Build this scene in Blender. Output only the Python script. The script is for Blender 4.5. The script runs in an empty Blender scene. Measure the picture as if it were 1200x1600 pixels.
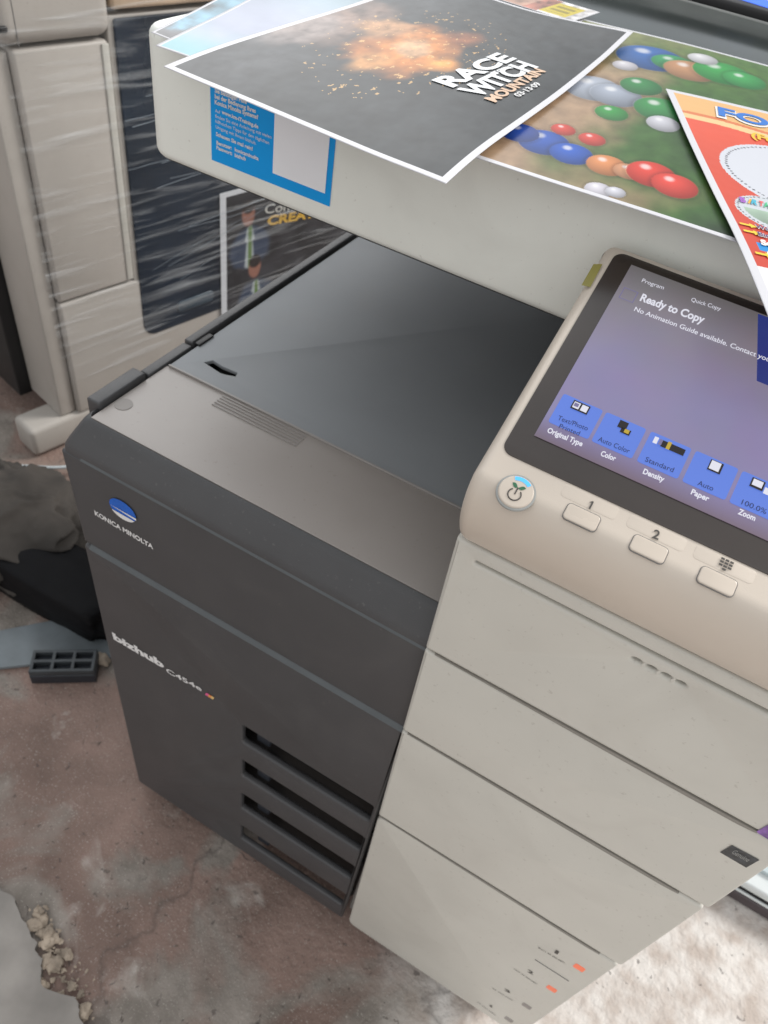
import bpy, bmesh, math, random
from mathutils import Vector, Matrix, noise
random.seed(7)
S = bpy.context.scene
# ------------------------------------------------------------------ camera
CAM = Vector((0.4179, -0.3233, 1.1498)); F = 1177.9
AX = (Vector((0.8639, 0.4835, 0.1411)), Vector((0.4379, -0.5826, -0.6847)), Vector((-0.2489, 0.6533, -0.7150)))
r_ = AX[0].normalized(); f_ = AX[2].normalized(); d_ = f_.cross(r_).normalized(); r_ = d_.cross(f_)
cd = bpy.data.cameras.new('camera'); cam = bpy.data.objects.new('camera', cd); S.collection.objects.link(cam)
M3 = Matrix((r_, -d_, -f_)).transposed()
cam.matrix_world = Matrix.Translation(CAM) @ M3.to_4x4()
cd.sensor_fit = 'VERTICAL'; cd.sensor_height = 24; cd.lens = F / 1600 * 24
cd.clip_start = 0.01; cd.clip_end = 200
cd.dof.use_dof = True; cd.dof.focus_distance = 0.46; cd.dof.aperture_fstop = 9
S.camera = cam
# ------------------------------------------------------------------ world and sun
W = bpy.data.worlds.new('World'); S.world = W; W.use_nodes = True
nt = W.node_tree; nt.nodes.clear()
def wn(t, **k):
    n = nt.nodes.new(t)
    for a, b in k.items(): setattr(n, a, b)
    return n
wo = wn('ShaderNodeOutputWorld'); bg = wn('ShaderNodeBackground'); tc = wn('ShaderNodeTexCoord')
dot = wn('ShaderNodeVectorMath', operation='DOT_PRODUCT'); dot.inputs[1].default_value = Vector((-0.62, 0.62, 0.48)).normalized()
rp = wn('ShaderNodeValToRGB'); rp.color_ramp.interpolation = 'EASE'
rp.color_ramp.elements[0].position = 0.0; rp.color_ramp.elements[0].color = (0.93, 0.93, 0.93, 1)
rp.color_ramp.elements[1].position = 1.0; rp.color_ramp.elements[1].color = (2.9, 2.9, 2.9, 1)
for p_, c_ in ((0.45, (0.50, 0.51, 0.52, 1)), (0.80, (0.50, 0.53, 0.56, 1))):
    e = rp.color_ramp.elements.new(p_); e.color = c_
sz = wn('ShaderNodeSeparateXYZ'); mz = wn('ShaderNodeMapRange'); mz.inputs[1].default_value = .25; mz.inputs[3].default_value = .8; mz.inputs[4].default_value = 1.55
nt.links.new(tc.outputs['Generated'], dot.inputs[0]); nt.links.new(dot.outputs['Value'], rp.inputs[0])
nt.links.new(tc.outputs['Generated'], sz.inputs[0]); nt.links.new(sz.outputs[2], mz.inputs[0]); nt.links.new(mz.outputs[0], bg.inputs[1])
nt.links.new(rp.outputs[0], bg.inputs[0]); nt.links.new(bg.outputs[0], wo.inputs[0])
sd = bpy.data.lights.new('sun', 'SUN'); sd.energy = 2.9; sd.angle = math.radians(18); sd.color = (1, .97, .93)
so = bpy.data.objects.new('sun', sd); S.collection.objects.link(so)
so.rotation_euler = Vector((0.62, 0.60, 0.66)).to_track_quat('Z', 'Y').to_euler()
S.view_settings.view_transform = 'Standard'; S.view_settings.look = 'None'; S.view_settings.gamma = 1
S.view_settings.exposure = 0.0; S.view_settings.use_curve_mapping = False
S.render.engine = 'CYCLES'

# ------------------------------------------------------------------ helpers
X, Y, Z = Vector((1, 0, 0)), Vector((0, 1, 0)), Vector((0, 0, 1))
class Plane:
    def __init__(s, o, n): s.o = Vector(o); s.n = Vector(n).normalized()
def at(px, py, pl):
    d = r_ * ((px - 600) / F) + d_ * ((py - 800) / F) + f_
    t = (pl.o - CAM).dot(pl.n) / d.dot(pl.n)
    return CAM + d * t
def yp(v): return Plane((0, v, 0), (0, -1, 0))
def zp(v): return Plane((0, 0, v), (0, 0, 1))
def empty(name, label, cat, loc=(0, 0, 0), group=None):
    o = bpy.data.objects.new(name, None); S.collection.objects.link(o); o.location = loc
    o.empty_display_size = .05; o['label'] = label; o['category'] = cat
    if group: o['group'] = group
    return o
def link(name, me, mat, parent=None, label=None, smooth=False):
    me.name = name
    me.materials.clear(); me.materials.append(mat)
    o = bpy.data.objects.new(name, me); S.collection.objects.link(o)
    if parent:
        o.parent = parent
        off = Vector(parent.location) + (Vector(parent.parent.location) if parent.parent else Vector((0, 0, 0)))
        me.transform(Matrix.Translation(-off))
    if label: o['label'] = label
    for p in me.polygons: p.use_smooth = smooth
    return o
def tag(o, label, cat, group=None):
    o['label'] = label; o['category'] = cat
    if group: o['group'] = group
    return o
def frame(o, u, v):
    u = Vector(u).normalized(); n = u.cross(Vector(v)).normalized(); v = n.cross(u)
    m = Matrix((u, v, n)).transposed().to_4x4(); m.translation = Vector(o); return m
def round_poly(pts, r, seg=6):
    n = len(pts); out = []
    if not hasattr(r, '__len__'): r = [r] * n
    for i in range(n):
        p = Vector(pts[i][:2]); a = Vector(pts[i - 1][:2]); b = Vector(pts[(i + 1) % n][:2]); q = r[i]
        if q <= 0: out.append(p); continue
        da = (a - p).normalized(); db = (b - p).normalized()
        ang = da.angle(db); t = min(q / math.tan(ang / 2), (a - p).length * .49, (b - p).length * .49)
        rr = t * math.tan(ang / 2)
        c = p + (da + db).normalized() * (rr / math.sin(ang / 2))
        s = p + da * t - c; e = p + db * t - c
        a0 = math.atan2(s.y, s.x); a1 = math.atan2(e.y, e.x); dd = a1 - a0
        while dd > math.pi: dd -= 2 * math.pi
        while dd < -math.pi: dd += 2 * math.pi
        for k in range(seg + 1):
            an = a0 + dd * k / seg; out.append(c + Vector((math.cos(an), math.sin(an))) * rr)
    return out
def curve_mesh(cu):
    ob = bpy.data.objects.new('tmp', cu); S.collection.objects.link(ob)
    dg = bpy.context.evaluated_depsgraph_get(); me = bpy.data.meshes.new_from_object(ob.evaluated_get(dg))
    bpy.data.objects.remove(ob); return me
def slab_mesh(m, outline, th, bev=0.0, holes=(), bres=2):
    """outline in the local (u,v) of matrix m; front face on the plane, body goes back by th"""
    cu = bpy.data.curves.new('c', 'CURVE'); cu.dimensions = '2D'; cu.fill_mode = 'BOTH'
    for pl in [outline] + list(holes):
        sp = cu.splines.new('POLY'); sp.points.add(len(pl) - 1)
        for q, p in zip(sp.points, pl): q.co = (p[0], p[1], 0, 1)
        sp.use_cyclic_u = True
    cu.extrude = th / 2 - bev; cu.bevel_depth = bev; cu.bevel_resolution = bres; cu.offset = -bev
    me = curve_mesh(cu); bpy.data.curves.remove(cu)
    me.transform(m @ Matrix.Translation((0, 0, -th / 2)))
    bm = bmesh.new(); bm.from_mesh(me); bmesh.ops.remove_doubles(bm, verts=bm.verts, dist=1e-6)
    bmesh.ops.recalc_face_normals(bm, faces=bm.faces); bm.to_mesh(me); bm.free()
    return me
def autosmooth(me, ang=35):
    for p in me.polygons: p.use_smooth = True
    bm = bmesh.new(); bm.from_mesh(me)
    for e in bm.edges:
        e.smooth = len(e.link_faces) == 2 and e.calc_face_angle(0) < math.radians(ang)
    bm.to_mesh(me); bm.free()
def slab(name, m, outline, th, mat, parent=None, bev=0.0, holes=(), label=None):
    me = slab_mesh(m, outline, th, bev, holes)
    o = link(name, me, mat, parent, label); autosmooth(me); return o
def quad_slab(name, pts3, th, mat, parent=None, bev=0.0, rad=0.0, holes3=(), label=None, n_ref=None):
    """pts3 in order, lying roughly on one plane: first edge gives u"""
    o = pts3[0]; u = (pts3[1] - pts3[0]).normalized(); v = pts3[-1] - pts3[0]
    m = frame(o, u, v); mi = m.inverted()
    if n_ref is not None and (m.to_3x3() @ Z).dot(Vector(n_ref)) < 0:
        m = frame(o, u, -v); mi = m.inverted()
    pl = [(mi @ p) for p in pts3]
    hs = [[(mi @ p) for p in h] for h in holes3]
    return slab(name, m, round_poly(pl, rad) if rad else [p.to_2d() for p in pl], th, mat, parent, bev, hs, label)
def box_mesh(a, b, bev=0.0, seg=3):
    bm = bmesh.new(); bmesh.ops.create_cube(bm, size=1)
    a, b = Vector(a), Vector(b)
    for v in bm.verts: v.co = Vector([(a[i] + b[i]) / 2 + v.co[i] * (b[i] - a[i]) for i in range(3)])
    if bev: bmesh.ops.bevel(bm, geom=list(bm.edges), offset=bev, segments=seg, affect='EDGES', profile=.5)
    me = bpy.data.meshes.new('b'); bm.to_mesh(me); bm.free(); return me
def box(name, a, b, mat, parent=None, bev=0.0, label=None, rot=None, seg=3):
    me = box_mesh(a, b, bev, seg)
    if rot is not None: me.transform(rot)
    o = link(name, me, mat, parent, label)
    if bev: autosmooth(me, 50)
    return o
def prism_x(name, prof, x0, x1, mat, parent=None, label=None, bev=0.0):
    """profile of (y,z) points swept along x"""
    bm = bmesh.new()
    A = [bm.verts.new((x0, p[0], p[1])) for p in prof]; B = [bm.verts.new((x1, p[0], p[1])) for p in prof]
    n = len(prof); bm.faces.new(A); bm.faces.new(B[::-1])
    for i in range(n): bm.faces.new((A[i], B[i], B[(i + 1) % n], A[(i + 1) % n]))
    bmesh.ops.recalc_face_normals(bm, faces=bm.faces)
    if bev: bmesh.ops.bevel(bm, geom=list(bm.edges), offset=bev, segments=3, affect='EDGES', profile=.5)
    me = bpy.data.meshes.new('p'); bm.to_mesh(me); bm.free()
    o = link(name, me, mat, parent, label); autosmooth(me, 30); return o
def tube(name, pts, r, mat, parent=None, cyc=False, label=None):
    cu = bpy.data.curves.new('t', 'CURVE'); cu.dimensions = '3D'; cu.bevel_depth = r; cu.bevel_resolution = 3
    cu.use_fill_caps = True; sp = cu.splines.new('NURBS'); sp.points.add(len(pts) - 1)
    for q, p in zip(sp.points, pts): q.co = (p[0], p[1], p[2], 1)
    sp.use_endpoint_u = True; sp.order_u = 4 if len(pts) > 3 else 2; sp.resolution_u = 8; sp.use_cyclic_u = cyc
    me = curve_mesh(cu); bpy.data.curves.remove(cu)
    return link(name, me, mat, parent, label, True)
FONT = None
def text_mesh(s, bold=0.0, subdiv=0):
    cu = bpy.data.curves.new('f', 'FONT'); cu.body = s; cu.size = 1; cu.offset = bold; cu.fill_mode = 'FRONT'
    cu.resolution_u = 4; me = curve_mesh(cu); bpy.data.curves.remove(cu)
    return me
def text_on(parts, s, o, u, v, width, cap, bold=0.0, zf=None, lift=.0004, skew=0.0):
    """text from o along u (width), cap height along v; appended to the list of meshes"""
    me = text_mesh(s, bold)
    if not me.vertices: return
    xs = [q.co.x for q in me.vertices]; x0, x1 = min(xs), max(xs)
    u = Vector(u).normalized(); v = Vector(v); v = (v - u * v.dot(u)).normalized(); n = u.cross(v).normalized()
    kx = width / max(x1 - x0, 1e-6); ky = cap / .70
    if zf:
        bm = bmesh.new(); bm.from_mesh(me)
        bmesh.ops.triangulate(bm, faces=bm.faces); bm.to_mesh(me); bm.free()
    for q in me.vertices:
        x = (q.co.x - x0) * kx + q.co.y * ky * skew; y = q.co.y * ky
        p = Vector(o) + u * x + v * y
        if zf: p.z = zf(p.x, p.y) + lift
        else: p = p + n * lift
        q.co = p
    parts.append(me)
def text_px(parts, s, p0, p1, pl, cap, bold=0.0, zf=None, lift=.0004):
    a = at(*p0, pl); b = at(*p1, pl); u = b - a; v = pl.n.cross(u)
    text_on(parts, s, a, u, v, u.length, cap, bold, zf, lift)
def join(parts):
    bm = bmesh.new()
    for me in parts: bm.from_mesh(me); bpy.data.meshes.remove(me)
    me = bpy.data.meshes.new('j'); bm.to_mesh(me); bm.free(); return me
def flat(pts, n=None, lift=0.0):
    """thin polygon (0.3 mm) from 3D points, as a mesh"""
    bm = bmesh.new(); c = sum(pts, Vector()) / len(pts)
    nn = Vector(n).normalized() if n is not None else (pts[1] - pts[0]).cross(pts[2] - pts[0]).normalized()
    vs = [bm.verts.new(p + nn * lift) for p in pts]; f = bm.faces.new(vs); f.normal_update()
    if f.normal.dot(nn) < 0: f.normal_flip()
    me = bpy.data.meshes.new('q'); bm.to_mesh(me); bm.free(); return me

# ------------------------------------------------------------------ materials
def mat(name, col, rough=.5, metal=0.0, var=.06, vscale=30, bump=0.0, bscale=400, rvar=.08, spec=.5, coat=0.0, emit=None, es=0.0, detail=4, stretch=None, dirt=0.0, dcol=(.2, .16, .12)):
    m = bpy.data.materials.new(name); m.use_nodes = True; t = m.node_tree; b = t.nodes['Principled BSDF']
    b.inputs['Metallic'].default_value = metal; b.inputs['Specular IOR Level'].default_value = spec
    b.inputs['Coat Weight'].default_value = coat; b.inputs['Coat Roughness'].default_value = .08
    tc = t.nodes.new('ShaderNodeTexCoord'); mp = t.nodes.new('ShaderNodeMapping')
    if stretch: mp.inputs['Scale'].default_value = stretch
    t.links.new(tc.outputs['Object'], mp.inputs[0])
    nz = t.nodes.new('ShaderNodeTexNoise'); nz.inputs['Scale'].default_value = vscale; nz.inputs['Detail'].default_value = detail
    t.links.new(mp.outputs[0], nz.inputs[0])
    rp = t.nodes.new('ShaderNodeValToRGB'); c = Vector(col)
    rp.color_ramp.elements[0].position = .3; rp.color_ramp.elements[1].position = .7
    rp.color_ramp.elements[0].color = (*(c * (1 - var)), 1); rp.color_ramp.elements[1].color = (*(c * (1 + var)), 1)
    t.links.new(nz.outputs[0], rp.inputs[0]); t.links.new(rp.outputs[0], b.inputs['Base Color'])
    if dirt:
        nd = t.nodes.new('ShaderNodeTexNoise'); nd.inputs['Scale'].default_value = 230; nd.inputs['Detail'].default_value = 3
        ne = t.nodes.new('ShaderNodeTexNoise'); ne.inputs['Scale'].default_value = 11; ne.inputs['Detail'].default_value = 8; ne.inputs['Distortion'].default_value = 1.2
        t.links.new(tc.outputs['Object'], nd.inputs[0]); t.links.new(tc.outputs['Object'], ne.inputs[0])
        m1 = t.nodes.new('ShaderNodeMapRange'); m1.inputs[1].default_value = .66; m1.inputs[2].default_value = .74; t.links.new(nd.outputs[0], m1.inputs[0])
        m2 = t.nodes.new('ShaderNodeMapRange'); m2.inputs[1].default_value = .52; m2.inputs[2].default_value = .75; m2.inputs[4].default_value = .35; t.links.new(ne.outputs[0], m2.inputs[0])
        mm = t.nodes.new('ShaderNodeMath'); mm.operation = 'MAXIMUM'; t.links.new(m1.outputs[0], mm.inputs[0]); t.links.new(m2.outputs[0], mm.inputs[1])
        m3 = t.nodes.new('ShaderNodeMath'); m3.operation = 'MULTIPLY'; m3.inputs[1].default_value = dirt; t.links.new(mm.outputs[0], m3.inputs[0])
        mx = t.nodes.new('ShaderNodeMix'); mx.data_type = 'RGBA'; mx.inputs[7].default_value = (*dcol, 1)
        t.links.new(m3.outputs[0], mx.inputs[0]); t.links.new(rp.outputs[0], mx.inputs[6]); t.links.new(mx.outputs[2], b.inputs['Base Color'])
    mr = t.nodes.new('ShaderNodeMapRange'); mr.inputs[3].default_value = max(rough - rvar, .02); mr.inputs[4].default_value = rough + rvar
    n2 = t.nodes.new('ShaderNodeTexNoise'); n2.inputs['Scale'].default_value = vscale * .6; n2.inputs['Detail'].default_value = 6
    t.links.new(mp.outputs[0], n2.inputs[0]); t.links.new(n2.outputs[0], mr.inputs[0]); t.links.new(mr.outputs[0], b.inputs['Roughness'])
    if bump:
        n3 = t.nodes.new('ShaderNodeTexNoise'); n3.inputs['Scale'].default_value = bscale; n3.inputs['Detail'].default_value = 3
        t.links.new(mp.outputs[0], n3.inputs[0])
        bp = t.nodes.new('ShaderNodeBump'); bp.inputs['Strength'].default_value = bump; bp.inputs['Distance'].default_value = .001
        t.links.new(n3.outputs[0], bp.inputs['Height']); t.links.new(bp.outputs[0], b.inputs['Normal'])
    if emit:
        b.inputs['Emission Color'].default_value = (*emit, 1); b.inputs['Emission Strength'].default_value = es
    return m
M = {}
M['cream'] = mat('cream_plastic', (.57, .555, .505), .42, var=.03, vscale=14, bump=.12, bscale=1500, dirt=.24)
M['cream_panel'] = mat('panel_cream_plastic', (.60, .53, .455), .36, var=.02, vscale=20, bump=.08, bscale=1800)
M['scan'] = mat('scanner_plastic', (.82, .84, .79), .42, var=.05, vscale=9, bump=.12, bscale=1500, dirt=.22)
M['dark'] = mat('charcoal_plastic', (.060, .060, .063), .42, var=.06, vscale=18, bump=.25, bscale=1600, dirt=.22, dcol=(.2, .19, .18))
M['dark2'] = mat('black_plastic', (.012, .012, .013), .5, var=.1)
M['under'] = mat('scanner_underside', (.035, .038, .042), .5, var=.1)
M['plate'] = mat('tray_plate', (.31, .28, .26), .40, var=.04, vscale=12, spec=.7, bump=.08, bscale=1800, rvar=.08, dirt=.3, dcol=(.2, .17, .15))
M['plate_rear'] = mat('tray_plate_rear', (.255, .27, .285), .58, metal=.1, var=.05, vscale=10, spec=.5, bump=.06, bscale=1800, rvar=.08, dirt=.35, dcol=(.3, .28, .26))
M['plate2'] = mat('tray_ridge', (.30, .28, .265), .35, var=.03)
M['bezel'] = mat('screen_bezel', (.045, .036, .032), .22, var=.05, spec=.6, rvar=.04)
M['key'] = mat('key_plastic', (.58, .51, .435), .3, var=.02)
M['ink'] = mat('dark_print', (.06, .055, .05), .6)
M['grey_ink'] = mat('grey_print', (.16, .155, .15), .6)
M['white_ink'] = mat('white_print', (.75, .75, .75), .5)
M['blue_sticker'] = mat('blue_sticker', (.003, .33, .82), .45, var=.03, spec=.25)
M['white_sticker'] = mat('white_sticker', (.85, .86, .90), .45, var=.02)
M['glass'] = mat('platen_glass', (.035, .045, .043), .09, var=.25, vscale=9, spec=.5, rvar=.05)
M['grip'] = mat('grip_hollow_shade', (.24, .225, .20), .5)
M['trim'] = mat('charcoal_seam_highlight', (.082, .092, .098), .3, var=.1)  # lighter and bluer than the charcoal: edge glint put into the colour
M['gasket'] = mat('grey_gasket', (.32, .33, .32), .4)
M['paper'] = mat('paper_white', (.80, .80, .82), .5, var=.01)
M['orange'] = mat('orange_marker', (.85, .16, .07), .4, emit=(.9, .2, .08), es=.2)
M['greywin'] = mat('grey_window', (.22, .2, .19), .3)
M['black_label'] = mat('black_label', (.02, .024, .03), .3, var=.7, vscale=260, detail=2)
M['purple'] = mat('purple_label', (.2, .09, .33), .4, var=.5, vscale=150)
M['tape'] = mat('yellow_tape', (.28, .25, .07), .35, var=.1)
M['beige'] = mat('beige_plastic', (.39, .365, .335), .5, var=.05, vscale=7, bump=.1, dirt=.3)
M['beige_dark'] = mat('grey_beige_plastic', (.26, .25, .235), .5, var=.08, vscale=8)
M['navy'] = mat('navy_panel', (.008, .016, .030), .3, var=.4, vscale=6, rvar=.1, spec=.3)
M['tan'] = mat('tan_cardboard', (.5, .38, .27), .7, var=.15, vscale=20)
M['cloth'] = mat('grey_cloth', (.046, .040, .035), .9, var=.4, vscale=12, bump=.3, bscale=60)
M['blackbag'] = mat('black_bag', (.003, .003, .004), .7, var=.2, spec=.2, bump=.5, bscale=40)
M['bluegrey'] = mat('blue_grey_sheet', (.16, .185, .2), .5, var=.25, vscale=14)
M['crate'] = mat('black_crate', (.02, .024, .032), .4, var=.2)
M['crate_rim'] = mat('grey_crate_edge', (.045, .052, .058), .5, var=.2)
M['cable'] = mat('white_cable', (.45, .5, .52), .4)
M['stone'] = mat('rubble_stone', (.34, .28, .22), .9, var=.4, vscale=40, bump=.6, bscale=120)
M['whitebox'] = mat('white_device', (.72, .76, .76), .35, var=.03)
M['darkframe'] = mat('dark_frame', (.07, .055, .06), .4)
def emis(name, col, s, rough=.25):
    m = mat(name, Vector(col) * .15, rough, var=.02, emit=col, es=s, rvar=.03); return m
M['soft'] = emis('softkey_lit', (.11, .20, .66), .95)
M['scr_white'] = emis('screen_white', (.85, .85, .95), .75)
M['scr_ink'] = emis('screen_ink', (.03, .045, .16), .6)
M['scr_navy'] = emis('screen_navy', (.03, .045, .22), .8)
M['scr_dim'] = emis('screen_dim', (.20, .18, .34), .8)
M['cyan'] = emis('cyan_led', (.1, .5, 1), 1.2)
M['green'] = mat('green_print', (.03, .14, .07), .5)
M['scr_red'] = emis('screen_rust', (.55, .2, .06), .6)
M['scr_yellow'] = emis('screen_yellow', (.7, .5, .05), .6)
M['scr_black'] = emis('screen_black', (.03, .02, .02), .3)
M['blue_glow'] = emis('blue_glow', (.02, .15, 1), 1.2)
# lit screen: lilac display, the glare greying its top put into the emission colour
def screen_mat():
    m = bpy.data.materials.new('lit_screen'); m.use_nodes = True; t = m.node_tree; b = t.nodes['Principled BSDF']
    b.inputs['Base Color'].default_value = (.05, .046, .05, 1); b.inputs['Roughness'].default_value = .32
    at_ = t.nodes.new('ShaderNodeAttribute'); at_.attribute_name = 'Col'
    nz = t.nodes.new('ShaderNodeTexNoise'); nz.inputs['Scale'].default_value = 30
    mx = t.nodes.new('ShaderNodeMix'); mx.data_type = 'RGBA'; mx.blend_type = 'MULTIPLY'; mx.inputs[0].default_value = .18
    tc = t.nodes.new('ShaderNodeTexCoord'); t.links.new(tc.outputs['Object'], nz.inputs[0])
    t.links.new(at_.outputs[0], mx.inputs[6]); t.links.new(nz.outputs[1], mx.inputs[7])
    t.links.new(mx.outputs[2], b.inputs['Emission Color']); b.inputs['Emission Strength'].default_value = 1.0
    return m
M['screen'] = screen_mat()
def print_mat(name, rough=.3, spec=.5):
    m = bpy.data.materials.new(name); m.use_nodes = True; t = m.node_tree; b = t.nodes['Principled BSDF']
    a = t.nodes.new('ShaderNodeAttribute'); a.attribute_name = 'Col'; t.links.new(a.outputs[0], b.inputs['Base Color'])
    b.inputs['Roughness'].default_value = rough; b.inputs['Specular IOR Level'].default_value = .34
    tc = t.nodes.new('ShaderNodeTexCoord'); n = t.nodes.new('ShaderNodeTexNoise'); n.inputs['Scale'].default_value = 25
    bp = t.nodes.new('ShaderNodeBump'); bp.inputs['Strength'].default_value = .25; bp.inputs['Distance'].default_value = .004
    t.links.new(tc.outputs['Object'], n.inputs[0]); t.links.new(n.outputs[0], bp.inputs['Height']); t.links.new(bp.outputs[0], b.inputs['Normal'])
    return m
M['print'] = print_mat('glossy_print', .34)
def film_mat():
    m = bpy.data.materials.new('stretch_film'); m.use_nodes = True; t = m.node_tree; t.nodes.clear()
    o = t.nodes.new('ShaderNodeOutputMaterial'); tr = t.nodes.new('ShaderNodeBsdfTransparent')
    gl = t.nodes.new('ShaderNodeBsdfPrincipled'); gl.inputs['Base Color'].default_value = (.75, .78, .8, 1); gl.inputs['Roughness'].default_value = .25
    mx = t.nodes.new('ShaderNodeMixShader'); tc = t.nodes.new('ShaderNodeTexCoord')
    mp = t.nodes.new('ShaderNodeMapping'); mp.inputs['Scale'].default_value = (5, 5, 75); mp.inputs['Rotation'].default_value = (.10, .10, 0)
    nz = t.nodes.new('ShaderNodeTexNoise'); nz.inputs['Scale'].default_value = 1; nz.inputs['Detail'].default_value = 5; nz.inputs['Distortion'].default_value = .6
    rp = t.nodes.new('ShaderNodeValToRGB'); rp.color_ramp.elements[0].position = .50; rp.color_ramp.elements[0].color = (.02, .02, .02, 1)
    rp.color_ramp.elements[1].position = .85; rp.color_ramp.elements[1].color = (.42, .42, .42, 1)
    bp = t.nodes.new('ShaderNodeBump'); bp.inputs['Strength'].default_value = .9; bp.inputs['Distance'].default_value = .01
    t.links.new(tc.outputs['Object'], mp.inputs[0]); t.links.new(mp.outputs[0], nz.inputs[0]); t.links.new(nz.outputs[0], rp.inputs[0])
    t.links.new(nz.outputs[0], bp.inputs['Height']); t.links.new(bp.outputs[0], gl.inputs['Normal'])
    t.links.new(rp.outputs[0], mx.inputs[0]); t.links.new(tr.outputs[0], mx.inputs[1]); t.links.new(gl.outputs[0], mx.inputs[2])
    t.links.new(mx.outputs[0], o.inputs[0]); return m
M['film'] = film_mat()
def floor_mat():
    m = bpy.data.materials.new('worn_red_concrete'); m.use_nodes = True; t = m.node_tree; b = t.nodes['Principled BSDF']
    tc = t.nodes.new('ShaderNodeTexCoord')
    def nz(s, d=6, dist=0.0, off=0):
        n = t.nodes.new('ShaderNodeTexNoise'); n.inputs['Scale'].default_value = s; n.inputs['Detail'].default_value = d; n.inputs['Distortion'].default_value = dist
        mp = t.nodes.new('ShaderNodeMapping'); mp.inputs['Location'].default_value = (off, off * .7, 0)
        t.links.new(tc.outputs['Object'], mp.inputs[0]); t.links.new(mp.outputs[0], n.inputs[0]); return n
    def ramp(n, stops):
        r = t.nodes.new('ShaderNodeValToRGB'); t.links.new(n.outputs[0], r.inputs[0])
        for i, (p, c) in enumerate(stops):
            e = r.color_ramp.elements[i] if i < 2 else r.color_ramp.elements.new(p)
            e.position = p; e.color = (*c, 1)
        return r
    def mix(f, a, bb):
        x = t.nodes.new('ShaderNodeMix'); x.data_type = 'RGBA'
        t.links.new(f.outputs[0], x.inputs[0]); t.links.new(a, x.inputs[6]); t.links.new(bb, x.inputs[7]); return x.outputs[2]
    red = ramp(nz(9, 8, .3), [(.3, (.145, .098, .08)), (.72, (.285, .195, .163))])
    grey = ramp(nz(22, 8, 0, 3), [(.3, (.16, .14, .12)), (.7, (.29, .255, .225))])
    f1 = ramp(nz(5.5, 10, .9, 11), [(.47, (0, 0, 0)), (.58, (1, 1, 1))])
    c = mix(f1, red.outputs[0], grey.outputs[0])
    wh = ramp(nz(60, 3, 0, 5), [(.4, (.42, .39, .35)), (.6, (.55, .52, .48))])
    f2 = ramp(nz(13, 8, .8, 21), [(.62, (0, 0, 0)), (.72, (.5, .5, .5))])
    c = mix(f2, c, wh.outputs[0])
    dk = ramp(nz(60, 2, 0, 2), [(.4, (.05, .04, .035)), (.6, (.07, .055, .05))])
    f3 = ramp(nz(45, 6, 1.5, 31), [(.66, (0, 0, 0)), (.72, (.8, .8, .8))])
    c = mix(f3, c, dk.outputs[0])
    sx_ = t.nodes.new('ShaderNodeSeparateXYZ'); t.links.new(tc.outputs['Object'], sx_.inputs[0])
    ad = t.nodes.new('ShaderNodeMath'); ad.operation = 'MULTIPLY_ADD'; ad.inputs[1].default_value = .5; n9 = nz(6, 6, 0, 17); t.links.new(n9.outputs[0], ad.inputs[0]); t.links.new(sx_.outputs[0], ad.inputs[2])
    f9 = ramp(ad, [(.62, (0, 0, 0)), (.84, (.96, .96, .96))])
    pale = ramp(nz(26, 10, .2, 27), [(.35, (.50, .43, .38)), (.6, (.72, .68, .64))])  # paler, dusty concrete on the right; daylight brightness put into the colour too
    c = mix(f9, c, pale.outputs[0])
    pit = ramp(nz(95, 3, .3, 41), [(.68, (0, 0, 0)), (.72, (.6, .6, .6))]); c = mix(pit, c, dk.outputs[0])
    grit = ramp(nz(420, 2, 0, 43), [(.60, (0, 0, 0)), (.72, (.45, .45, .45))]); c = mix(grit, c, wh.outputs[0])
    vo = t.nodes.new('ShaderNodeTexVoronoi'); vo.feature = 'DISTANCE_TO_EDGE'; vo.inputs['Scale'].default_value = 1.1
    wp = nz(7, 6, 0, 51); ma = t.nodes.new('ShaderNodeMix'); ma.data_type = 'RGBA'; ma.inputs[0].default_value = .22
    t.links.new(tc.outputs['Object'], ma.inputs[6]); t.links.new(wp.outputs[1], ma.inputs[7]); t.links.new(ma.outputs[2], vo.inputs[0])
    ck = ramp(vo, [(0.0, (.45, .45, .45)), (.006, (0, 0, 0))]); c = mix(ck, c, dk.outputs[0])
    t.links.new(c, b.inputs['Base Color']); b.inputs['Roughness'].default_value = .8
    h = nz(110, 12, 0, 9); bp = t.nodes.new('ShaderNodeBump'); bp.inputs['Strength'].default_value = .75; bp.inputs['Distance'].default_value = .004
    t.links.new(h.outputs[0], bp.inputs['Height']); t.links.new(bp.outputs[0], b.inputs['Normal'])
    return m
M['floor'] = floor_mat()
M['cement'] = mat('grey_cement', (.27, .25, .23), .85, var=.25, vscale=14, bump=.6, bscale=90)

# ------------------------------------------------------------------ setting
def sheet(name, x0, y0, x1, y1, nx, ny, zfn, m):
    bm = bmesh.new(); g = [[bm.verts.new((x0 + (x1 - x0) * i / nx, y0 + (y1 - y0) * j / ny, 0)) for j in range(ny + 1)] for i in range(nx + 1)]
    for r in g:
        for v in r: v.co.z = zfn(v.co.x, v.co.y)
    for i in range(nx):
        for j in range(ny): bm.faces.new((g[i][j], g[i + 1][j], g[i + 1][j + 1], g[i][j + 1]))
    me = bpy.data.meshes.new(name); bm.to_mesh(me); bm.free()
    o = link(name, me, m, smooth=True); return o
fl = sheet('floor', -6, -4, 8, 10, 280, 280, lambda x, y: .004 * noise.noise(Vector((x * 4, y * 4, 0))) - .004, M['floor']); fl['kind'] = 'structure'
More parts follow.
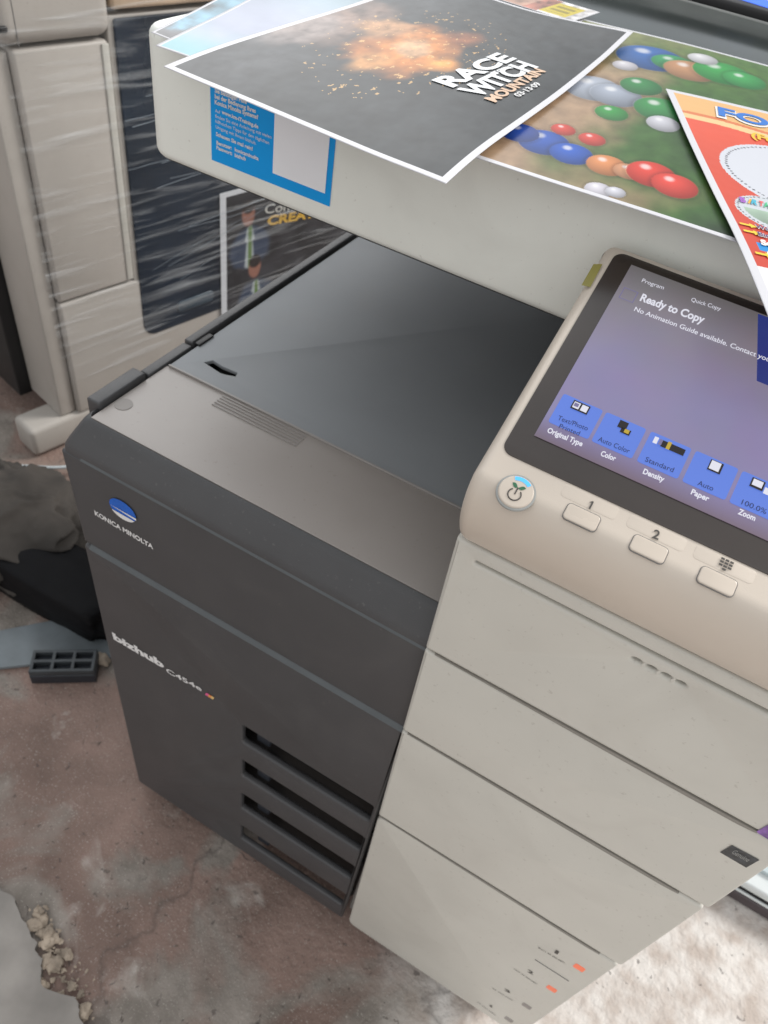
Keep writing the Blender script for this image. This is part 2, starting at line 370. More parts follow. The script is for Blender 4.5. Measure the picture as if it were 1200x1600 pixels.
# grey cement strip with a broken edge, bottom left
pts = [at(x, y, zp(0)) for x, y in ((-120, 1330), (20, 1400), (45, 1450), (62, 1500), (70, 1545), (112, 1560), (135, 1600), (160, 1680), (-150, 1750))]
fine = []
for i in range(len(pts)):
    a_, b_ = pts[i], pts[(i + 1) % len(pts)]
    for k in range(12):
        q_ = a_.lerp(b_, k / 12); n_ = noise.fractal(Vector((q_.x * 30, q_.y * 30, 0)), 1, 2, 4) * .009
        fine.append(q_ + Vector((n_, n_ * .6, 0)))
pts = fine
bm = bmesh.new(); top = [bm.verts.new((p.x, p.y, .007)) for p in pts]; bot = [bm.verts.new((p.x, p.y, -.01)) for p in pts]
bm.faces.new(top)
for i in range(len(pts)): bm.faces.new((top[i], bot[i], bot[(i + 1) % len(pts)], top[(i + 1) % len(pts)]))
bmesh.ops.recalc_face_normals(bm, faces=bm.faces)
me = bpy.data.meshes.new('s'); bm.to_mesh(me); bm.free(); o = link('pavement', me, M['cement']); o['kind'] = 'structure'
def rock(c, r, seed, sq=(1, 1, .6), sub=3, amp=.35):
    bm = bmesh.new(); bmesh.ops.create_icosphere(bm, subdivisions=sub, radius=1)
    for v in bm.verts:
        n = noise.noise(v.co * 1.4 + Vector((seed, 0, 0))) * amp + noise.noise(v.co * 3.5 + Vector((seed, 5, 0))) * amp * .4
        v.co = Vector((v.co.x * sq[0], v.co.y * sq[1], v.co.z * sq[2])) * r * (1 + n) + Vector(c)
    me = bpy.data.meshes.new('r'); bm.to_mesh(me); bm.free(); return me
rk = []
for i in range(170):
    t = random.random(); w_ = 7 + 16 * t; px = 62 + 62 * t + random.gauss(0, w_); py = 1425 + 180 * t + random.gauss(0, w_)
    p = at(px, py, zp(0)); r = .0016 + .0065 * random.random() ** 3
    rk.append(rock((p.x, p.y, r * random.uniform(-.2, .4)), r, i * 1.7, (random.uniform(.7, 1.5), random.uniform(.7, 1.3), random.uniform(.4, .8)), sub=1 if r < .004 else 2, amp=.75))
o = link('rubble', join(rk), M['stone']); o['kind'] = 'stuff'; tag(o, 'crumbled pale rubble along the broken edge of the grey cement', 'rubble')

# ------------------------------------------------------------------ main copier
cop = empty('photocopier', 'large two-tone office copier, cream and charcoal, with lit touch screen', 'photocopier', (0, 0, 0))
D0 = yp(0.0); DC = yp(-.0066)
def D(x, y): return at(x, y, D0)
def Cc(x, y): return at(x, y, DC)
ZT = .712
T = zp(ZT)
# inner core
box('body', (.006, .03, .03), (.60, .62, .676), M['dark2'], cop)
box('side_panel', (-.0055, .008, .028), (.0055, .62, .695), M['dark'], cop, .002)
# dark front, lower cover with four vent slots
def slot(pl, pr, pr2, pl2): return [D(*pl), D(*pr), D(*pr2), D(*pl2)]
fr0 = D(218, 1218); frb = D(548, 1437)
A1, A2 = D(131, 843), D(629, 1146)
lower = [D(191, 1081), D(588, 1318), frb, fr0]
m = frame((0, 0, 0), X, Z); mi = m.inverted()
def loc2(ps): return [(mi @ p).to_2d() for p in ps]
xR = .3545
seamz = .5605; midz = .40
zb = .026
slots = []
for (l, ztop) in (((380, 1131), 0), ((382, 1187), 0), ((384, 1241), 0), ((386, 1293), 0)):
    p = D(*l); slots.append((p.x, p.z))
print('slots', [(round(a, 3), round(b, 3)) for a, b in slots])
sl = []
hts = (.040, .043, .047, .048)
for (sx, sz), h in zip(slots, hts):
    sl.append(round_poly([(slots[0][0], sz - h), (.349, sz - h), (.349, sz), (slots[0][0], sz)], .0035, 4))
slab('vented_cover', frame((0, -.002, 0), X, Z), round_poly([(.0, zb), (xR, zb), (xR, seamz - .001), (-.0058, seamz - .001)], [.004, 0, .001, .003]), .009, M['dark'], cop, .0030, sl)
# fins inside the vent
for (sx, sz), h in zip(slots, hts):
    box('vent_blade', (.2, .016, sz - h - .002), (.354, .020, sz - h * .55), M['dark2'], cop)
    for q in (.012,): box('vent_catch', (sx + q, .0085, sz - h * .95), (sx + q + .018, .02, sz - h * .25), M['crate'], cop, .002)
slab('front_cover', m, round_poly([(-.0062, seamz + .0015), (xR, seamz + .0015), (xR, .6802), (-.0112, .6802)], [.002, 0, 0, .002]), .02, M['dark'], cop, .0024)
prism_x('cover_edge_highlight', [(-.0016, seamz - .0042), (-.0026, seamz - .0030), (.0016, seamz + .0014), (.003, seamz - .001)], .0012, xR - .001, M['trim'], cop)  # strips added along seam and crease as painted edge highlights
prism_x('lip_edge_highlight', [(.0006, .6785), (-.0010, .6800), (.0006, .6832), (.003, .682)], .012, xR - .001, M['trim'], cop)
# sloping upper lip between the front and the tray, with rounded left end
zl, yl = .6835, .0
bm = bmesh.new(); prof = [(-.0, .6812), (.0006, .6855), (.003, .690), (.0145, .7075), (.0175, .7105), (.0205, .7118)]
rows = []
for k in range(7):
    a = k / 6 * math.pi / 2
    row = []
    for (yy, zz) in prof:
        R_ = .030 - yy
        cx, cy = .022, .030
        row.append(bm.verts.new((-.0112 + yy * .75 + .009 * (1 - math.cos(a)), yy + .009 * (1 - math.sin(a)), zz)))
    rows.append(row)
rows.append([bm.verts.new((xR + .004, yy, zz)) for yy, zz in prof])
rows.insert(0, [bm.verts.new((-.0112 + yy * .75, .034, zz)) for yy, zz in prof])
for i in range(len(rows) - 1):
    for j in range(len(prof) - 1): bm.faces.new((rows[i][j], rows[i + 1][j], rows[i + 1][j + 1], rows[i][j + 1]))
bmesh.ops.recalc_face_normals(bm, faces=bm.faces)
me = bpy.data.meshes.new('l'); bm.to_mesh(me); bm.free(); o = link('top_lip', me, M['dark'], cop); autosmooth(me, 30)
sol = o.modifiers.new('s', 'SOLIDIFY'); sol.thickness = .002; sol.offset = -1
# tray plate
def Tt(x, y): return at(x, y, T)
pa, pb = Tt(132, 650), Tt(692, 946)
print('tray', pa, pb, Tt(235, 583), Tt(525, 363), Tt(320, 568), Tt(370, 585), Tt(480, 690), Tt(345, 625), Tt(193, 632))
h1 = [Tt(319, 567), Tt(333, 564), Tt(347, 573), Tt(371, 583), Tt(368, 589), Tt(352, 586), Tt(345, 584)]
mt = frame((0, 0, ZT), X, Y); mti = mt.inverted()
y0p = .0215
ysplit = .118
slab('tray_front', mt, [(.008, y0p), (.362, y0p), (.362, ysplit), (.008, ysplit)], .004, M['plate'], cop, .0006)
mt2 = frame((0, 0, ZT + .0008), X, Y); mt2i = mt2.inverted()
slab('tray_plate', mt2, [(.010, ysplit + .0012), (.372, ysplit + .0012), (.372, .60), (.010, .60)], .004, M['plate_rear'], cop, .0006,
     [[(mt2i @ p).to_2d() for p in h1]])
# fine ridges on the tray
rd = []
for k in range(5):
    a = Tt(352 + 9 * k * .55, 620 + 8.0 * k) ; w = .085
    yy = .107 + .0048 * k * -1 + .006
    rd.append(box_mesh((.075, .0985 + k * .0038, ZT), (.165, .0998 + k * .0038, ZT + .0009)))
link('tray_ridges', join(rd), M['plate2'], cop)
box('tray_step', (.010, ysplit - .0006, ZT - .0002), (.36, ysplit + .0014, ZT + .0022), M['plate2'], cop, .0006)
me = slab_mesh(frame((Tt(193, 632).x, Tt(193, 632).y, ZT + .0004), X, Y), [(.008 * math.cos(i / 20 * 6.283), .008 * math.sin(i / 20 * 6.283)) for i in range(20)], .0006)
link('tray_disc', me, mat('tray_disc', (.24, .22, .205), .45), cop)
# rim along the left side of the tray
box('side_rim', (-.0085, .034, .69), (.0065, .092, ZT + .0055), M['dark'], cop, .002)
box('side_rim', (-.003, .0945, .69), (.0075, .155, ZT + .002), M['dark'], cop, .0012)
box('side_rim', (-.004, .157, .69), (.006, .60, ZT + .004), M['dark'], cop, .0015)
for yy in (.160,): box('tray_clip', (.0062, yy, ZT), (.0125, yy + .022, ZT + .0028), M['dark2'], cop, .0008)
box('rear_wall', (.24, .602, .69), (.62, .64, .90), M['dark'], cop, .002)  # unseen from the camera; shortened on the left to let light onto the tray
# cream front sections
zs = {'p': .8135, '1': .6905, '2': .5685, '3': .393}
xl = lambda z: .3475 + (.365 - .3475) * (.80 - z) / .74 if z < .8 else .3475
def cream(name, za, zb_, rl=.002, rr=.004, holes=(), th=.02, xr=.612, bv=.0024, y=-.0066):
    mm = frame((0, y, 0), X, Z)
    return slab(name, mm, round_poly([(xl(za), za), (xr, za), (xr, zb_), (xl(zb_), zb_)], [rl, rr, rr, rl], 5), th, M['cream'], cop, bv, holes)
groove = round_poly([(.3635, .7985), (.7, .7985), (.7, .8005), (.3635, .8005)], .0009, 3)
gz0 = Cc(742, 878).z; gx0 = Cc(742, 878).x
groove = round_poly([(gx0, gz0 - .0022), (.606, gz0 - .0042), (.606, gz0 - .0008), (gx0, gz0 + .0004)], .0009, 3)
hl = []
for hx, hy in ((994, 1033), (1017, 1045), (1040, 1057), (1063, 1069)):
    p = Cc(hx, hy); hl.append([(p.x + .0032 * math.cos(i / 14 * 6.283), p.z + .0017 * math.sin(i / 14 * 6.283)) for i in range(14)])
cream('upper_door', zs['1'] + .0012, zs['p'] - .0010, holes=[groove] + hl, xr=.622)
cream('upper_drawer', zs['2'] + .0014, zs['1'] - .0014, xr=.620)
cream('middle_drawer', zs['3'] + .0014, zs['2'] - .0014, xr=.618)
bl = Cc(545, 1434)
cream('lower_drawer', .042, zs['3'] - .0014, rl=.012, xr=.616)
box('drawer_core', (.358, .008, .05), (.600, .04, .805), M['beige_dark'], cop)
# finger grips: solid strips widening rightwards, the hollow's shade put into their colour
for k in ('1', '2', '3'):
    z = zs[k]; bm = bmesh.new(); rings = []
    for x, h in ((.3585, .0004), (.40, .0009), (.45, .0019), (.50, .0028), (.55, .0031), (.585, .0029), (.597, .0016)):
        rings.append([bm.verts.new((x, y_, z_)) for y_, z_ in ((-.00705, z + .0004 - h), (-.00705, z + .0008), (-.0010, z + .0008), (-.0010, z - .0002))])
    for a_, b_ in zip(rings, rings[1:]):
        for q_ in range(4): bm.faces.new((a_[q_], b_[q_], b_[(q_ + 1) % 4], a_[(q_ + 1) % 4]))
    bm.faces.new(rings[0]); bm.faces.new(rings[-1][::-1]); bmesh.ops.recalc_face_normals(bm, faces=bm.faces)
    me = bpy.data.meshes.new('g'); bm.to_mesh(me); bm.free(); link('finger_grip_shade', me, M['grip'], cop)
# dark seams show as gaps; short seam in the lowest drawer
a, b = Cc(836, 1499), Cc(907, 1541)
box('drawer_seam', (a.x, -.0071, a.z - .0004), (.6, -.006, a.z + .0006), M['grey_ink'], cop)
for i, (px, py, c) in enumerate(((905, 1512, 'orange'), (862, 1545, 'orange'), (823, 1572, 'greywin'), (795, 1593, 'greywin'))):
    p = Cc(px, py)
    slab('level_window', frame((p.x, -.0069, p.z), X, Z), round_poly([(-.0052, -.0058), (.0052, -.0058), (.0052, .0058), (-.0052, .0058)], .002, 4), .001, M[c], cop)
tp = []
for (s, a, b, c) in (('1', (866, 1488), (871, 1491), .009), ('2', (824, 1518), (833, 1523), .008), ('3', (788, 1547), (797, 1552), .007), ('4', (764, 1572), (769, 1575), .009),
                     ('8½x11  A4  plain paper', (841, 1481), (882, 1505), .0032), ('11x17  A3  plain paper', (803, 1514), (839, 1538), .0032),
                     ('A4  plain paper', (769, 1544), (802, 1564), .0028), ('A4  plain paper', (745, 1565), (775, 1587), .0028)):
    tp = []; text_px(tp, s, a, b, DC, c, .01, lift=.0004); link('lettering', join(tp), M['ink'], cop)
# stickers on the drawers
q = [Cc(1125, 1331), Cc(1166, 1355), Cc(1187, 1343), Cc(1144, 1320)]
q = [Vector((p.x, -.0066 - .0004, p.z)) for p in q]
link('sticker', flat(q, (0, -1, 0)), M['black_label'], cop, 'small dark label with faint silver print at the drawer\'s right end')
tp = []; text_px(tp, 'Genuine', (1143, 1331), (1168, 1345), DC, .006, .0, lift=.0009)
link('sticker_print', join(tp), M['gasket'], cop)
q = [Cc(1181, 1299), Cc(1212, 1318), Cc(1235, 1300), Cc(1202, 1287)]
q = [Vector((p.x, -.0066 - .0004, p.z)) for p in q]
link('sticker', flat(q, (0, -1, 0)), M['purple'], cop, 'small purple and blue label at the drawer edge')
# maker's badge and model name on the dark front
tp = []; text_px(tp, 'KONICA MINOLTA', (149, 804), (240, 858), D0, .0062, .03)
link('badge_lettering', join(tp), M['white_ink'], cop)
p0 = D(193, 796)
def ell(c, rx, rz, y, a0=0, a1=6.2832, n=28): return [Vector((c.x + rx * math.cos(a0 + (a1 - a0) * i / n), y, c.z + rz * math.sin(a0 + (a1 - a0) * i / n))) for i in range(n + (1 if a1 - a0 < 6.28 else 0))]
em = ell(p0, .0150, .0118, -.0012)
o = link('badge_emblem', flat(em, (0, -1, 0)), mat('badge_blue', (.01, .12, .55), .2, var=.2), cop)
band = []
for k, (z0, z1) in enumerate(((-.0058, -.0045), (-.0032, -.0018), (-.0004, .0014), (.0034, .0060))):
    w = lambda z: .0155 * math.sqrt(max(0, 1 - (z / .0118) ** 2))
    band.append(flat([Vector((p0.x - w(z0), -.0016, p0.z + z0)), Vector((p0.x + w(z0), -.0016, p0.z + z0)), Vector((p0.x + w(z1), -.0016, p0.z + z1)), Vector((p0.x - w(z1) * .3, -.0016, p0.z + z1))], (0, -1, 0)))
lowc = ell(p0, .0150, .0118, -.0016, math.pi * 1.17, math.pi * 1.83); band = [flat(lowc, (0, -1, 0))] + band[3:] [:0]
band.append(flat([Vector((p0.x - .0145, -.0016, p0.z - .0010)), Vector((p0.x + .0150, -.0016, p0.z - .0036)), Vector((p0.x + .0155, -.0016, p0.z - .0010))], (0, -1, 0)))
link('badge_white_marks', join(band), M['white_ink'], cop)  # white marks of the emblem
D2 = yp(-.0021)
tp = []; text_px(tp, 'bizhub', (178, 998), (257, 1044), D2, .0125, .05)
text_px(tp, 'C454e', (261, 1050), (316, 1080), D2, .0085, .02)
link('model_lettering', join(tp), M['white_ink'], cop)
c = D(330, 1085)
for dx, col in ((-.0035, (.75, .12, .3)), (.0, (.8, .3, .1)), (.0035, (.75, .5, .2))):
    q = [Vector((c.x + dx + sx, -.0026, c.z + sz)) for sx, sz in ((-.0018 - .001, -.003), (.0018 - .001, -.003), (.0018 + .001, .003), (-.0018 + .001, .003))]
    link('model_badge', flat(q, (0, -1, 0)), mat('badge_colour', col, .4), cop)

# ------------------------------------------------------------------ scanner unit
YS = .165
SP = yp(YS)
zsb = at(520, 358, SP).z; print('scanner bottom z', [at(x, y, SP).z for x, y in ((300, 270), (520, 358), (870, 511))])
print('scanner front', [tuple(at(x, y, SP)) for x, y in ((232, 225), (230, 90), (215, 55), (330, 135), (332, 247), (517, 326), (523, 228))])
xsl = at(226, 190, SP).x
ZS = .9735
zsb -= .0005
# front shell with large rounded corner
ms = frame((0, 0, 0), X, Y)
RC = .014
def shell(z0, z1, x0, y0, x1, y1, rad):
    return round_poly([(x0, y0), (x1, y0), (x1, y1), (x0, y1)], rad, 10)
YB = .86
me = slab_mesh(frame((0, 0, ZS), X, Y), shell(0, 0, xsl, YS, .66, YB, .020), ZS - zsb, .0085, (), 4)
sc = link('scanner_unit', me, M['scan'], cop); autosmooth(me, 40)
box('underside', (xsl + .012, YS + .012, zsb - .004), (.64, YB - .02, zsb + .004), M['under'], sc)
box('support_column', (.385, .03, .70), (.60, .60, zsb), M['cream'], cop, .003)
# platen glass, gasket and rear strip
slab('platen_glass', frame((0, 0, ZS + .0012), X, Y), [(xsl + .022, YS + .024), (.64, YS + .024), (.64, .79), (xsl + .022, .79)], .002, M['glass'], sc, .0003)
box('glass_edge', (xsl + .02, .792, ZS - .002), (.64, .797, ZS + .0025), M['gasket'], sc, .0008)
box('rear_cover', (xsl + .02, .799, ZS - .002), (.64, YB - .01, ZS + .012), M['dark2'], sc, .004)
link('blue_glow_strip', flat([at(1140, -6, zp(ZS + .0125)), at(1205, 14, zp(ZS + .0125)), at(1205, 2, zp(ZS + .0125)), at(1150, -14, zp(ZS + .0125))], Z), M['blue_glow'], sc)  # emissive strip added for the blue glow in this corner
# blue help sticker
st = [at(328, 120, SP), at(332, 247, SP), at(517, 326, SP), at(523, 222, SP)]
x0s = (st[0].x + st[1].x) / 2; x1s = (st[2].x + st[3].x) / 2; zb0 = (st[1].z + st[2].z) / 2
yst = YS - .0005
q = [Vector((x0s, yst, zb0)), Vector((x1s, yst, zb0)), Vector((x1s, yst, ZS - .0085)), Vector((x0s, yst, ZS - .0085))]
link('sticker', flat(q, (0, -1, 0)), M['blue_sticker'], sc, 'blue help sticker with white print on the scanner front')
SQ = yp(yst)
q = [at(428, 269, SQ), at(508, 304, SQ), at(515, 222, SQ), at(428, 180, SQ)]
xa = (q[0].x + q[3].x) / 2; xb = (q[1].x + q[2].x) / 2; za = (q[0].z + q[1].z) / 2
q = [Vector((xa, yst - .0004, za)), Vector((xb, yst - .0004, za)), Vector((xb, yst - .0004, ZS - .0095)), Vector((xa, yst - .0004, ZS - .0095))]
link('sticker_blank', flat(q, (0, -1, 0)), M['white_sticker'], sc)
def sx(x, y): return (320 + x / 5.4545, 120 + y / 5.4545)
tp = []
for s, x0, y0, x1, y1, cp, bd in (
    ('Sie benötigen Hilfe', 88, 130, 360, 232, .0030, .035), ('bei der Bedienung Ihres', 88, 180, 437, 308, .0030, .035), ('Konica Minolta Systems?', 88, 230, 458, 362, .0030, .035),
    ('Auf', 92, 300, 135, 315, .0025, 0), ('www.km-iTraining.de', 147, 312, 458, 440, .0027, .035), ('finden Sie eine Anleitung mit vielen', 92, 346, 570, 528, .0025, 0),
    ('hilfreichen Tipps für den täglichen', 94, 390, 550, 576, .0025, 0), ('Umgang mit Ihrem bizhub.', 96, 436, 440, 580, .0025, 0),
    ('Schauen Sie mal rein!', 98, 500, 410, 628, .0028, .03), ('Benutzer:', 103, 574, 232, 620, .0028, .03), ('konicaminolta', 258, 632, 460, 712, .0028, .03),
    ('Passwort:', 103, 615, 236, 668, .0028, .03), ('bizhub', 258, 680, 352, 714, .0028, .03)):
    text_px(tp, s, sx(x0, y0), sx(x1, y1), SQ, cp, bd, lift=.0004)
link('sticker_lettering', join(tp), M['white_ink'], sc)

# ------------------------------------------------------------------ control panel
SL, Z0 = .4, .885
PN = Vector((0, -SL, 1)).normalized(); PP = Plane((0, 0, Z0), PN)
PV = Vector((0, 1, SL)).normalized()
def P(x, y, lift=0.0): return at(x, y, PP) + PN * lift
mp_ = frame((0, 0, Z0), X, PV); mpi = mp_.inverted()
def pl2(*ps): return [(mpi @ P(*p)).to_2d() for p in ps]
print('panel', [tuple(round(c, 4) for c in q) for q in pl2((782, 705), (963, 397), (836, 683), (984, 415), (706, 800), (940, 397), (806, 770), (910, 808), (1013, 859), (1120, 908), (703, 835))])
bz0, bz1 = pl2((782, 705), (963, 393))
xbz = (bz0.x + bz1.x) / 2
xpl = .3475
# housing: side profile swept along x, rounded
def prof_pt(y): return Z0 + SL * y
yt = .157
prof = [(-.0060, .8162), (-.0085, .8172), (-.0140, .8245), (-.0190, .834), (-.0228, .8445), (-.0245, .855), (-.0240, .8655), (-.0215, .8722), (-.0190, prof_pt(-.0190) - .0009), (-.0160, prof_pt(-.0160))]
prof += [(-.0145, prof_pt(-.0145)), (yt - .01, prof_pt(yt - .01) + .0), (yt - .003, prof_pt(yt - .003) - .0012), (yt, prof_pt(yt) - .005), (yt, prof_pt(yt) - .022), (.06, .835), (.02, .8162)]
def panel_housing():
    bm = bmesh.new(); n = len(prof); rows = []
    sec = [(xpl + .0075, .0085), (xpl + .0035, .0035), (xpl + .0012, .0014), (xpl + .0002, .0003), (xpl, 0)]  # filler
    cx = sum(p[0] for p in prof) / n; cz = sum(p[1] for p in prof) / n
    ins = []
    R0 = .007
    for k in range(6):
        a = k / 5 * math.pi / 2; ins.append((xpl + R0 * (1 - math.sin(a)), R0 * (1 - math.cos(a))))
    ins = ins[::-1]
    rows = []
    def inset(d):
        out = []
        for i in range(n):
            p = Vector(prof[i]); a = Vector(prof[i - 1]); b = Vector(prof[(i + 1) % n])
            t = ((p - a).normalized() + (b - p).normalized()).normalized()
            nn = Vector((t.y, -t.x))
            if nn.dot(Vector((cx, cz)) - p) < 0: nn = -nn
            out.append(p + nn * d)
        return out
    seq = [(xpl + R0 * (1 - math.cos(k / 5 * math.pi / 2)), R0 * (1 - math.sin(k / 5 * math.pi / 2))) for k in range(6)] + [(.655, 0)]
    for x, d in seq:
        rows.append([bm.verts.new((x, q[0], q[1])) for q in inset(d)])
    bm.faces.new(rows[0]); bm.faces.new(rows[-1][::-1])
    for r0, r1 in zip(rows, rows[1:]):
        for i in range(n): bm.faces.new((r0[i], r1[i], r1[(i + 1) % n], r0[(i + 1) % n]))
    bmesh.ops.recalc_face_normals(bm, faces=bm.faces)
    me = bpy.data.meshes.new('h'); bm.to_mesh(me); bm.free(); return me
me = panel_housing(); cp = link('control_panel', me, M['cream_panel'], cop); autosmooth(me, 25)
def pslab(name, pts, th, lift, m, rad=0, bev=0, label=None):
    mm = mp_ @ Matrix.Translation((0, 0, lift))
    return slab(name, mm, round_poly(pts, rad, 6) if rad else pts, th, m, cp, bev, (), label)
v0, v1 = bz0.y, bz1.y
pslab('screen_bezel', [(xbz, v0), (.625, v0), (.625, v1), (xbz, v1)], .0015, .0007, M['bezel'], .0065, .0003)
s0, s1 = pl2((836, 683), (984, 415)); xs = (s0.x + s1.x) / 2
# display with its lilac background and the glare at its top painted in
def screen_mesh(x0, v0, x1, v1, nx=40, ny=30, lift=.0012):
    bm = bmesh.new(); cl = bm.loops.layers.float_color.new('Col')
    g = [[bm.verts.new(mp_ @ Vector((x0 + (x1 - x0) * i / nx, v0 + (v1 - v0) * j / ny, lift))) for j in range(ny + 1)] for i in range(nx + 1)]
    def col(u, v):
        a = Vector((.14, .095, .14)); b = Vector((.22, .20, .40)); c = Vector((.20, .18, .22)); d = Vector((.12, .11, .11))
        if v < .12: k = v / .12; q = a.lerp(b, k)
        elif v < .45: k = (v - .12) / .33; q = b.lerp(Vector((.24, .205, .36)), k)
        elif v < .8: k = (v - .45) / .35; q = Vector((.24, .205, .36)).lerp(c, k)
        else: k = (v - .8) / .2; q = c.lerp(d, k)
        return (*q, 1)
    for i in range(nx):
        for j in range(ny):
            f = bm.faces.new((g[i][j], g[i + 1][j], g[i + 1][j + 1], g[i][j + 1]))
            for l, (a, b) in zip(f.loops, ((i, j), (i + 1, j), (i + 1, j + 1), (i, j + 1))): l[cl] = col(a / nx, b / ny)
    me = bpy.data.meshes.new('s'); bm.to_mesh(me); bm.free(); return me
link('touch_screen', screen_mesh(xs, s0.y, .60, s1.y), M['screen'], cp)
def c4(x, y): return (600 + x / 2, 400 + y / 2)
keys = [((560, 437), (680, 485), (640, 578), (512, 520)), ((695, 493), (813, 540), (780, 638), (645, 580)), ((835, 552), (955, 602), (920, 702), (785, 645)),
        ((972, 615), (1103, 668), (1065, 768), (928, 708)), ((1118, 680), (1252, 735), (1214, 835), (1072, 775))]
vb = []; vt = []
for k in keys:
    q = pl2(*[c4(*p) for p in k]); vt.append((q[0].y + q[1].y) / 2); vb.append((q[2].y + q[3].y) / 2)
vtm = sum(vt) / 5; vbm = sum(vb) / 5
kx = []
for k in keys:
    q = pl2(*[c4(*p) for p in k]); xa = (q[0].x + q[3].x) / 2; xb = (q[1].x + q[2].x) / 2; kx.append((xa, xb))
    pslab('softkey', [(xa, vbm), (xb, vbm), (xb, vtm), (xa, vtm)], .0006, .0017, M['soft'], .0014)
kx.append((kx[-1][0] + .031, kx[-1][1] + .031))
pslab('softkey', [(kx[-1][0], vbm), (kx[-1][1], vbm), (kx[-1][1], vtm), (kx[-1][0], vtm)], .0006, .0017, M['soft'], .0014)
pslab('screen_reflection', pl2((1181, 597), (1213, 610), (1216, 505), (1183, 493)), .0004, .0016, M['scr_navy'])  # dark blue reflection on the glass, painted as an emissive patch
PL = lambda l: Plane(PP.o + PN * l, PN)
tp = []
for s, a, b, cpx, bd in (('Program', (1002, 441), (1036, 453), .0030, .0), ('Quick Copy', (1079, 471), (1125, 486), .0030, .0),
    ('No Animation Guide available. Contact your service', (990, 486), (1246, 583), .0034, .012)):
    text_px(tp, s, a, b, PL(.0013), cpx, bd, lift=.0004)
link('screen_lettering', join(tp), M['scr_white'], cp); tp = []
text_px(tp, 'Ready to Copy', (999, 470), (1098, 506), PL(.0013), .0058, .03, lift=.0004)
link('screen_lettering', join(tp), M['scr_white'], cp); tp = []
for s, a, b in (('Original Type', (508, 551), (617, 596)), ('Color', (675, 624), (721, 642)), ('Density', (807, 680), (872, 707)), ('Paper', (957, 744), (1012, 768)), ('Zoom', (1104, 806), (1157, 829))):
    text_px(tp, s, c4(*a), c4(*b), PL(.0013), .0033, .03, lift=.0004)
link('screen_lettering', join(tp), M['scr_white'], cp)
tp = []
for s, a, b in (('Text/Photo', (541, 512), (634, 547)), ('Printed', (545, 538), (608, 563)), ('Auto Color', (667, 578), (764, 618)), ('Standard', (814, 642), (902, 677)), ('Auto', (978, 716), (1026, 735)), ('100.0%', (1115, 776), (1192, 808))):
    text_px(tp, s, c4(*a), c4(*b), PL(.0018), .0031, .005, lift=.0004)
link('softkey_lettering', join(tp), M['scr_ink'], cp)
def pf(x0, y0, x1, y1, lift): return flat([mp_ @ Vector(q) for q in ((x0, y0, lift), (x1, y0, lift), (x1, y1, lift), (x0, y1, lift))], PN)
def icon(name, rects, m, lift=.0023):
    for r in rects: link(name, pf(*r, lift), m, cp)
iy = vtm - .0075
w = [(a + b) / 2 for a, b in kx]
icon('softkey_icon', [(w[0] - .005, iy, w[0] + .005, iy + .006), (w[1] - .003, iy + .001, w[1] + .002, iy + .006), (w[1] - .0005, iy - .0015, w[1] + .005, iy + .002), (w[3] - .003, iy - .001, w[3] + .004, iy + .006),
     (w[2] - .004, iy + .0005, w[2] + .009, iy + .0048), (w[4] - .006, iy, w[4] + .001, iy + .006)], M['scr_black'])
icon('softkey_icon', [(w[0] - .0042, iy + .0008, w[0] - .0005, iy + .005), (w[0] + .0005, iy + .0008, w[0] + .0042, iy + .005), (w[3] - .0024, iy - .0002, w[3] + .0028, iy + .0054), (w[2] - .0085, iy + .0005, w[2] - .0062, iy + .0048),
     (w[4] - .0052, iy + .0012, w[4] - .0, iy + .0052), (w[4] + .0015, iy - .001, w[4] + .006, iy + .003)], M['scr_white'], .0027)
icon('softkey_icon', [(w[1] + .0015, iy - .001, w[1] + .0042, iy + .0015), (w[2] - .001, iy + .0002, w[2] + .001, iy + .0052)], M['scr_yellow'], .0028)
icon('softkey_icon', [(w[0] - .0038, iy + .0018, w[0] - .0012, iy + .0042), (w[2] - .0055, iy + .0008, w[2] - .0038, iy + .0045)], M['scr_dim'], .0029)
q = pl2((981, 464))[0]
icon('screen_icon', [(q.x - .0045, q.y - .0045, q.x + .0045, q.y - .0040), (q.x - .0045, q.y + .004, q.x + .0045, q.y + .0045), (q.x - .0045, q.y - .0045, q.x - .004, q.y + .0045), (q.x + .004, q.y - .0045, q.x + .0045, q.y + .0045)], M['scr_dim'], .0018)
# keys
kc = pl2((909, 808), (1013, 859), (1120, 909))
vk = sum(k.y for k in kc) / 3
for i, k in enumerate(kc):
    W2, H2 = .0092, .0048
    pslab('key_surround', [(k.x - W2 - .0004, vk - H2 - .0005), (k.x + W2 + .0004, vk - H2 - .0005), (k.x + W2 + .0004, vk + H2 + .0004), (k.x - W2 - .0004, vk + H2 + .0004)], .0006, .0003, M['grey_ink'], .0026)
    pslab('key', [(k.x - W2, vk - H2), (k.x + W2, vk - H2), (k.x + W2, vk + H2), (k.x - W2, vk + H2)], .002, .0010, M['key'], .0022, .0007)
    pslab('key_label_plate', [(k.x - .0155, vk + .0065), (k.x + .0155, vk + .0065), (k.x + .0155, v0 - .0006), (k.x - .0155, v0 - .0006)], .0004, .00012, M['cream_panel'], .0022, .0001)
tp = []
o1 = pl2((918, 795))[0]; tp.append(pf(o1.x + .0004, o1.y, o1.x + .0013, o1.y + .0050, .0008)); link('key_lettering', join(tp), M['ink'], cp); tp = [flat([mp_ @ Vector((o1.x + a_, o1.y + b_, .0008)) for a_, b_ in ((-.0009, .0034), (.00038, .0040), (.00038, .0050))], PN)]; link('key_lettering', join(tp), M['ink'], cp); tp = []; text_px(tp, '2', (1018, 840), (1028, 844), PL(.0004), .0052, .02, lift=.0003); link('key_lettering', join(tp), M['ink'], cp); tp = []
q = pl2((1133, 884))[0]
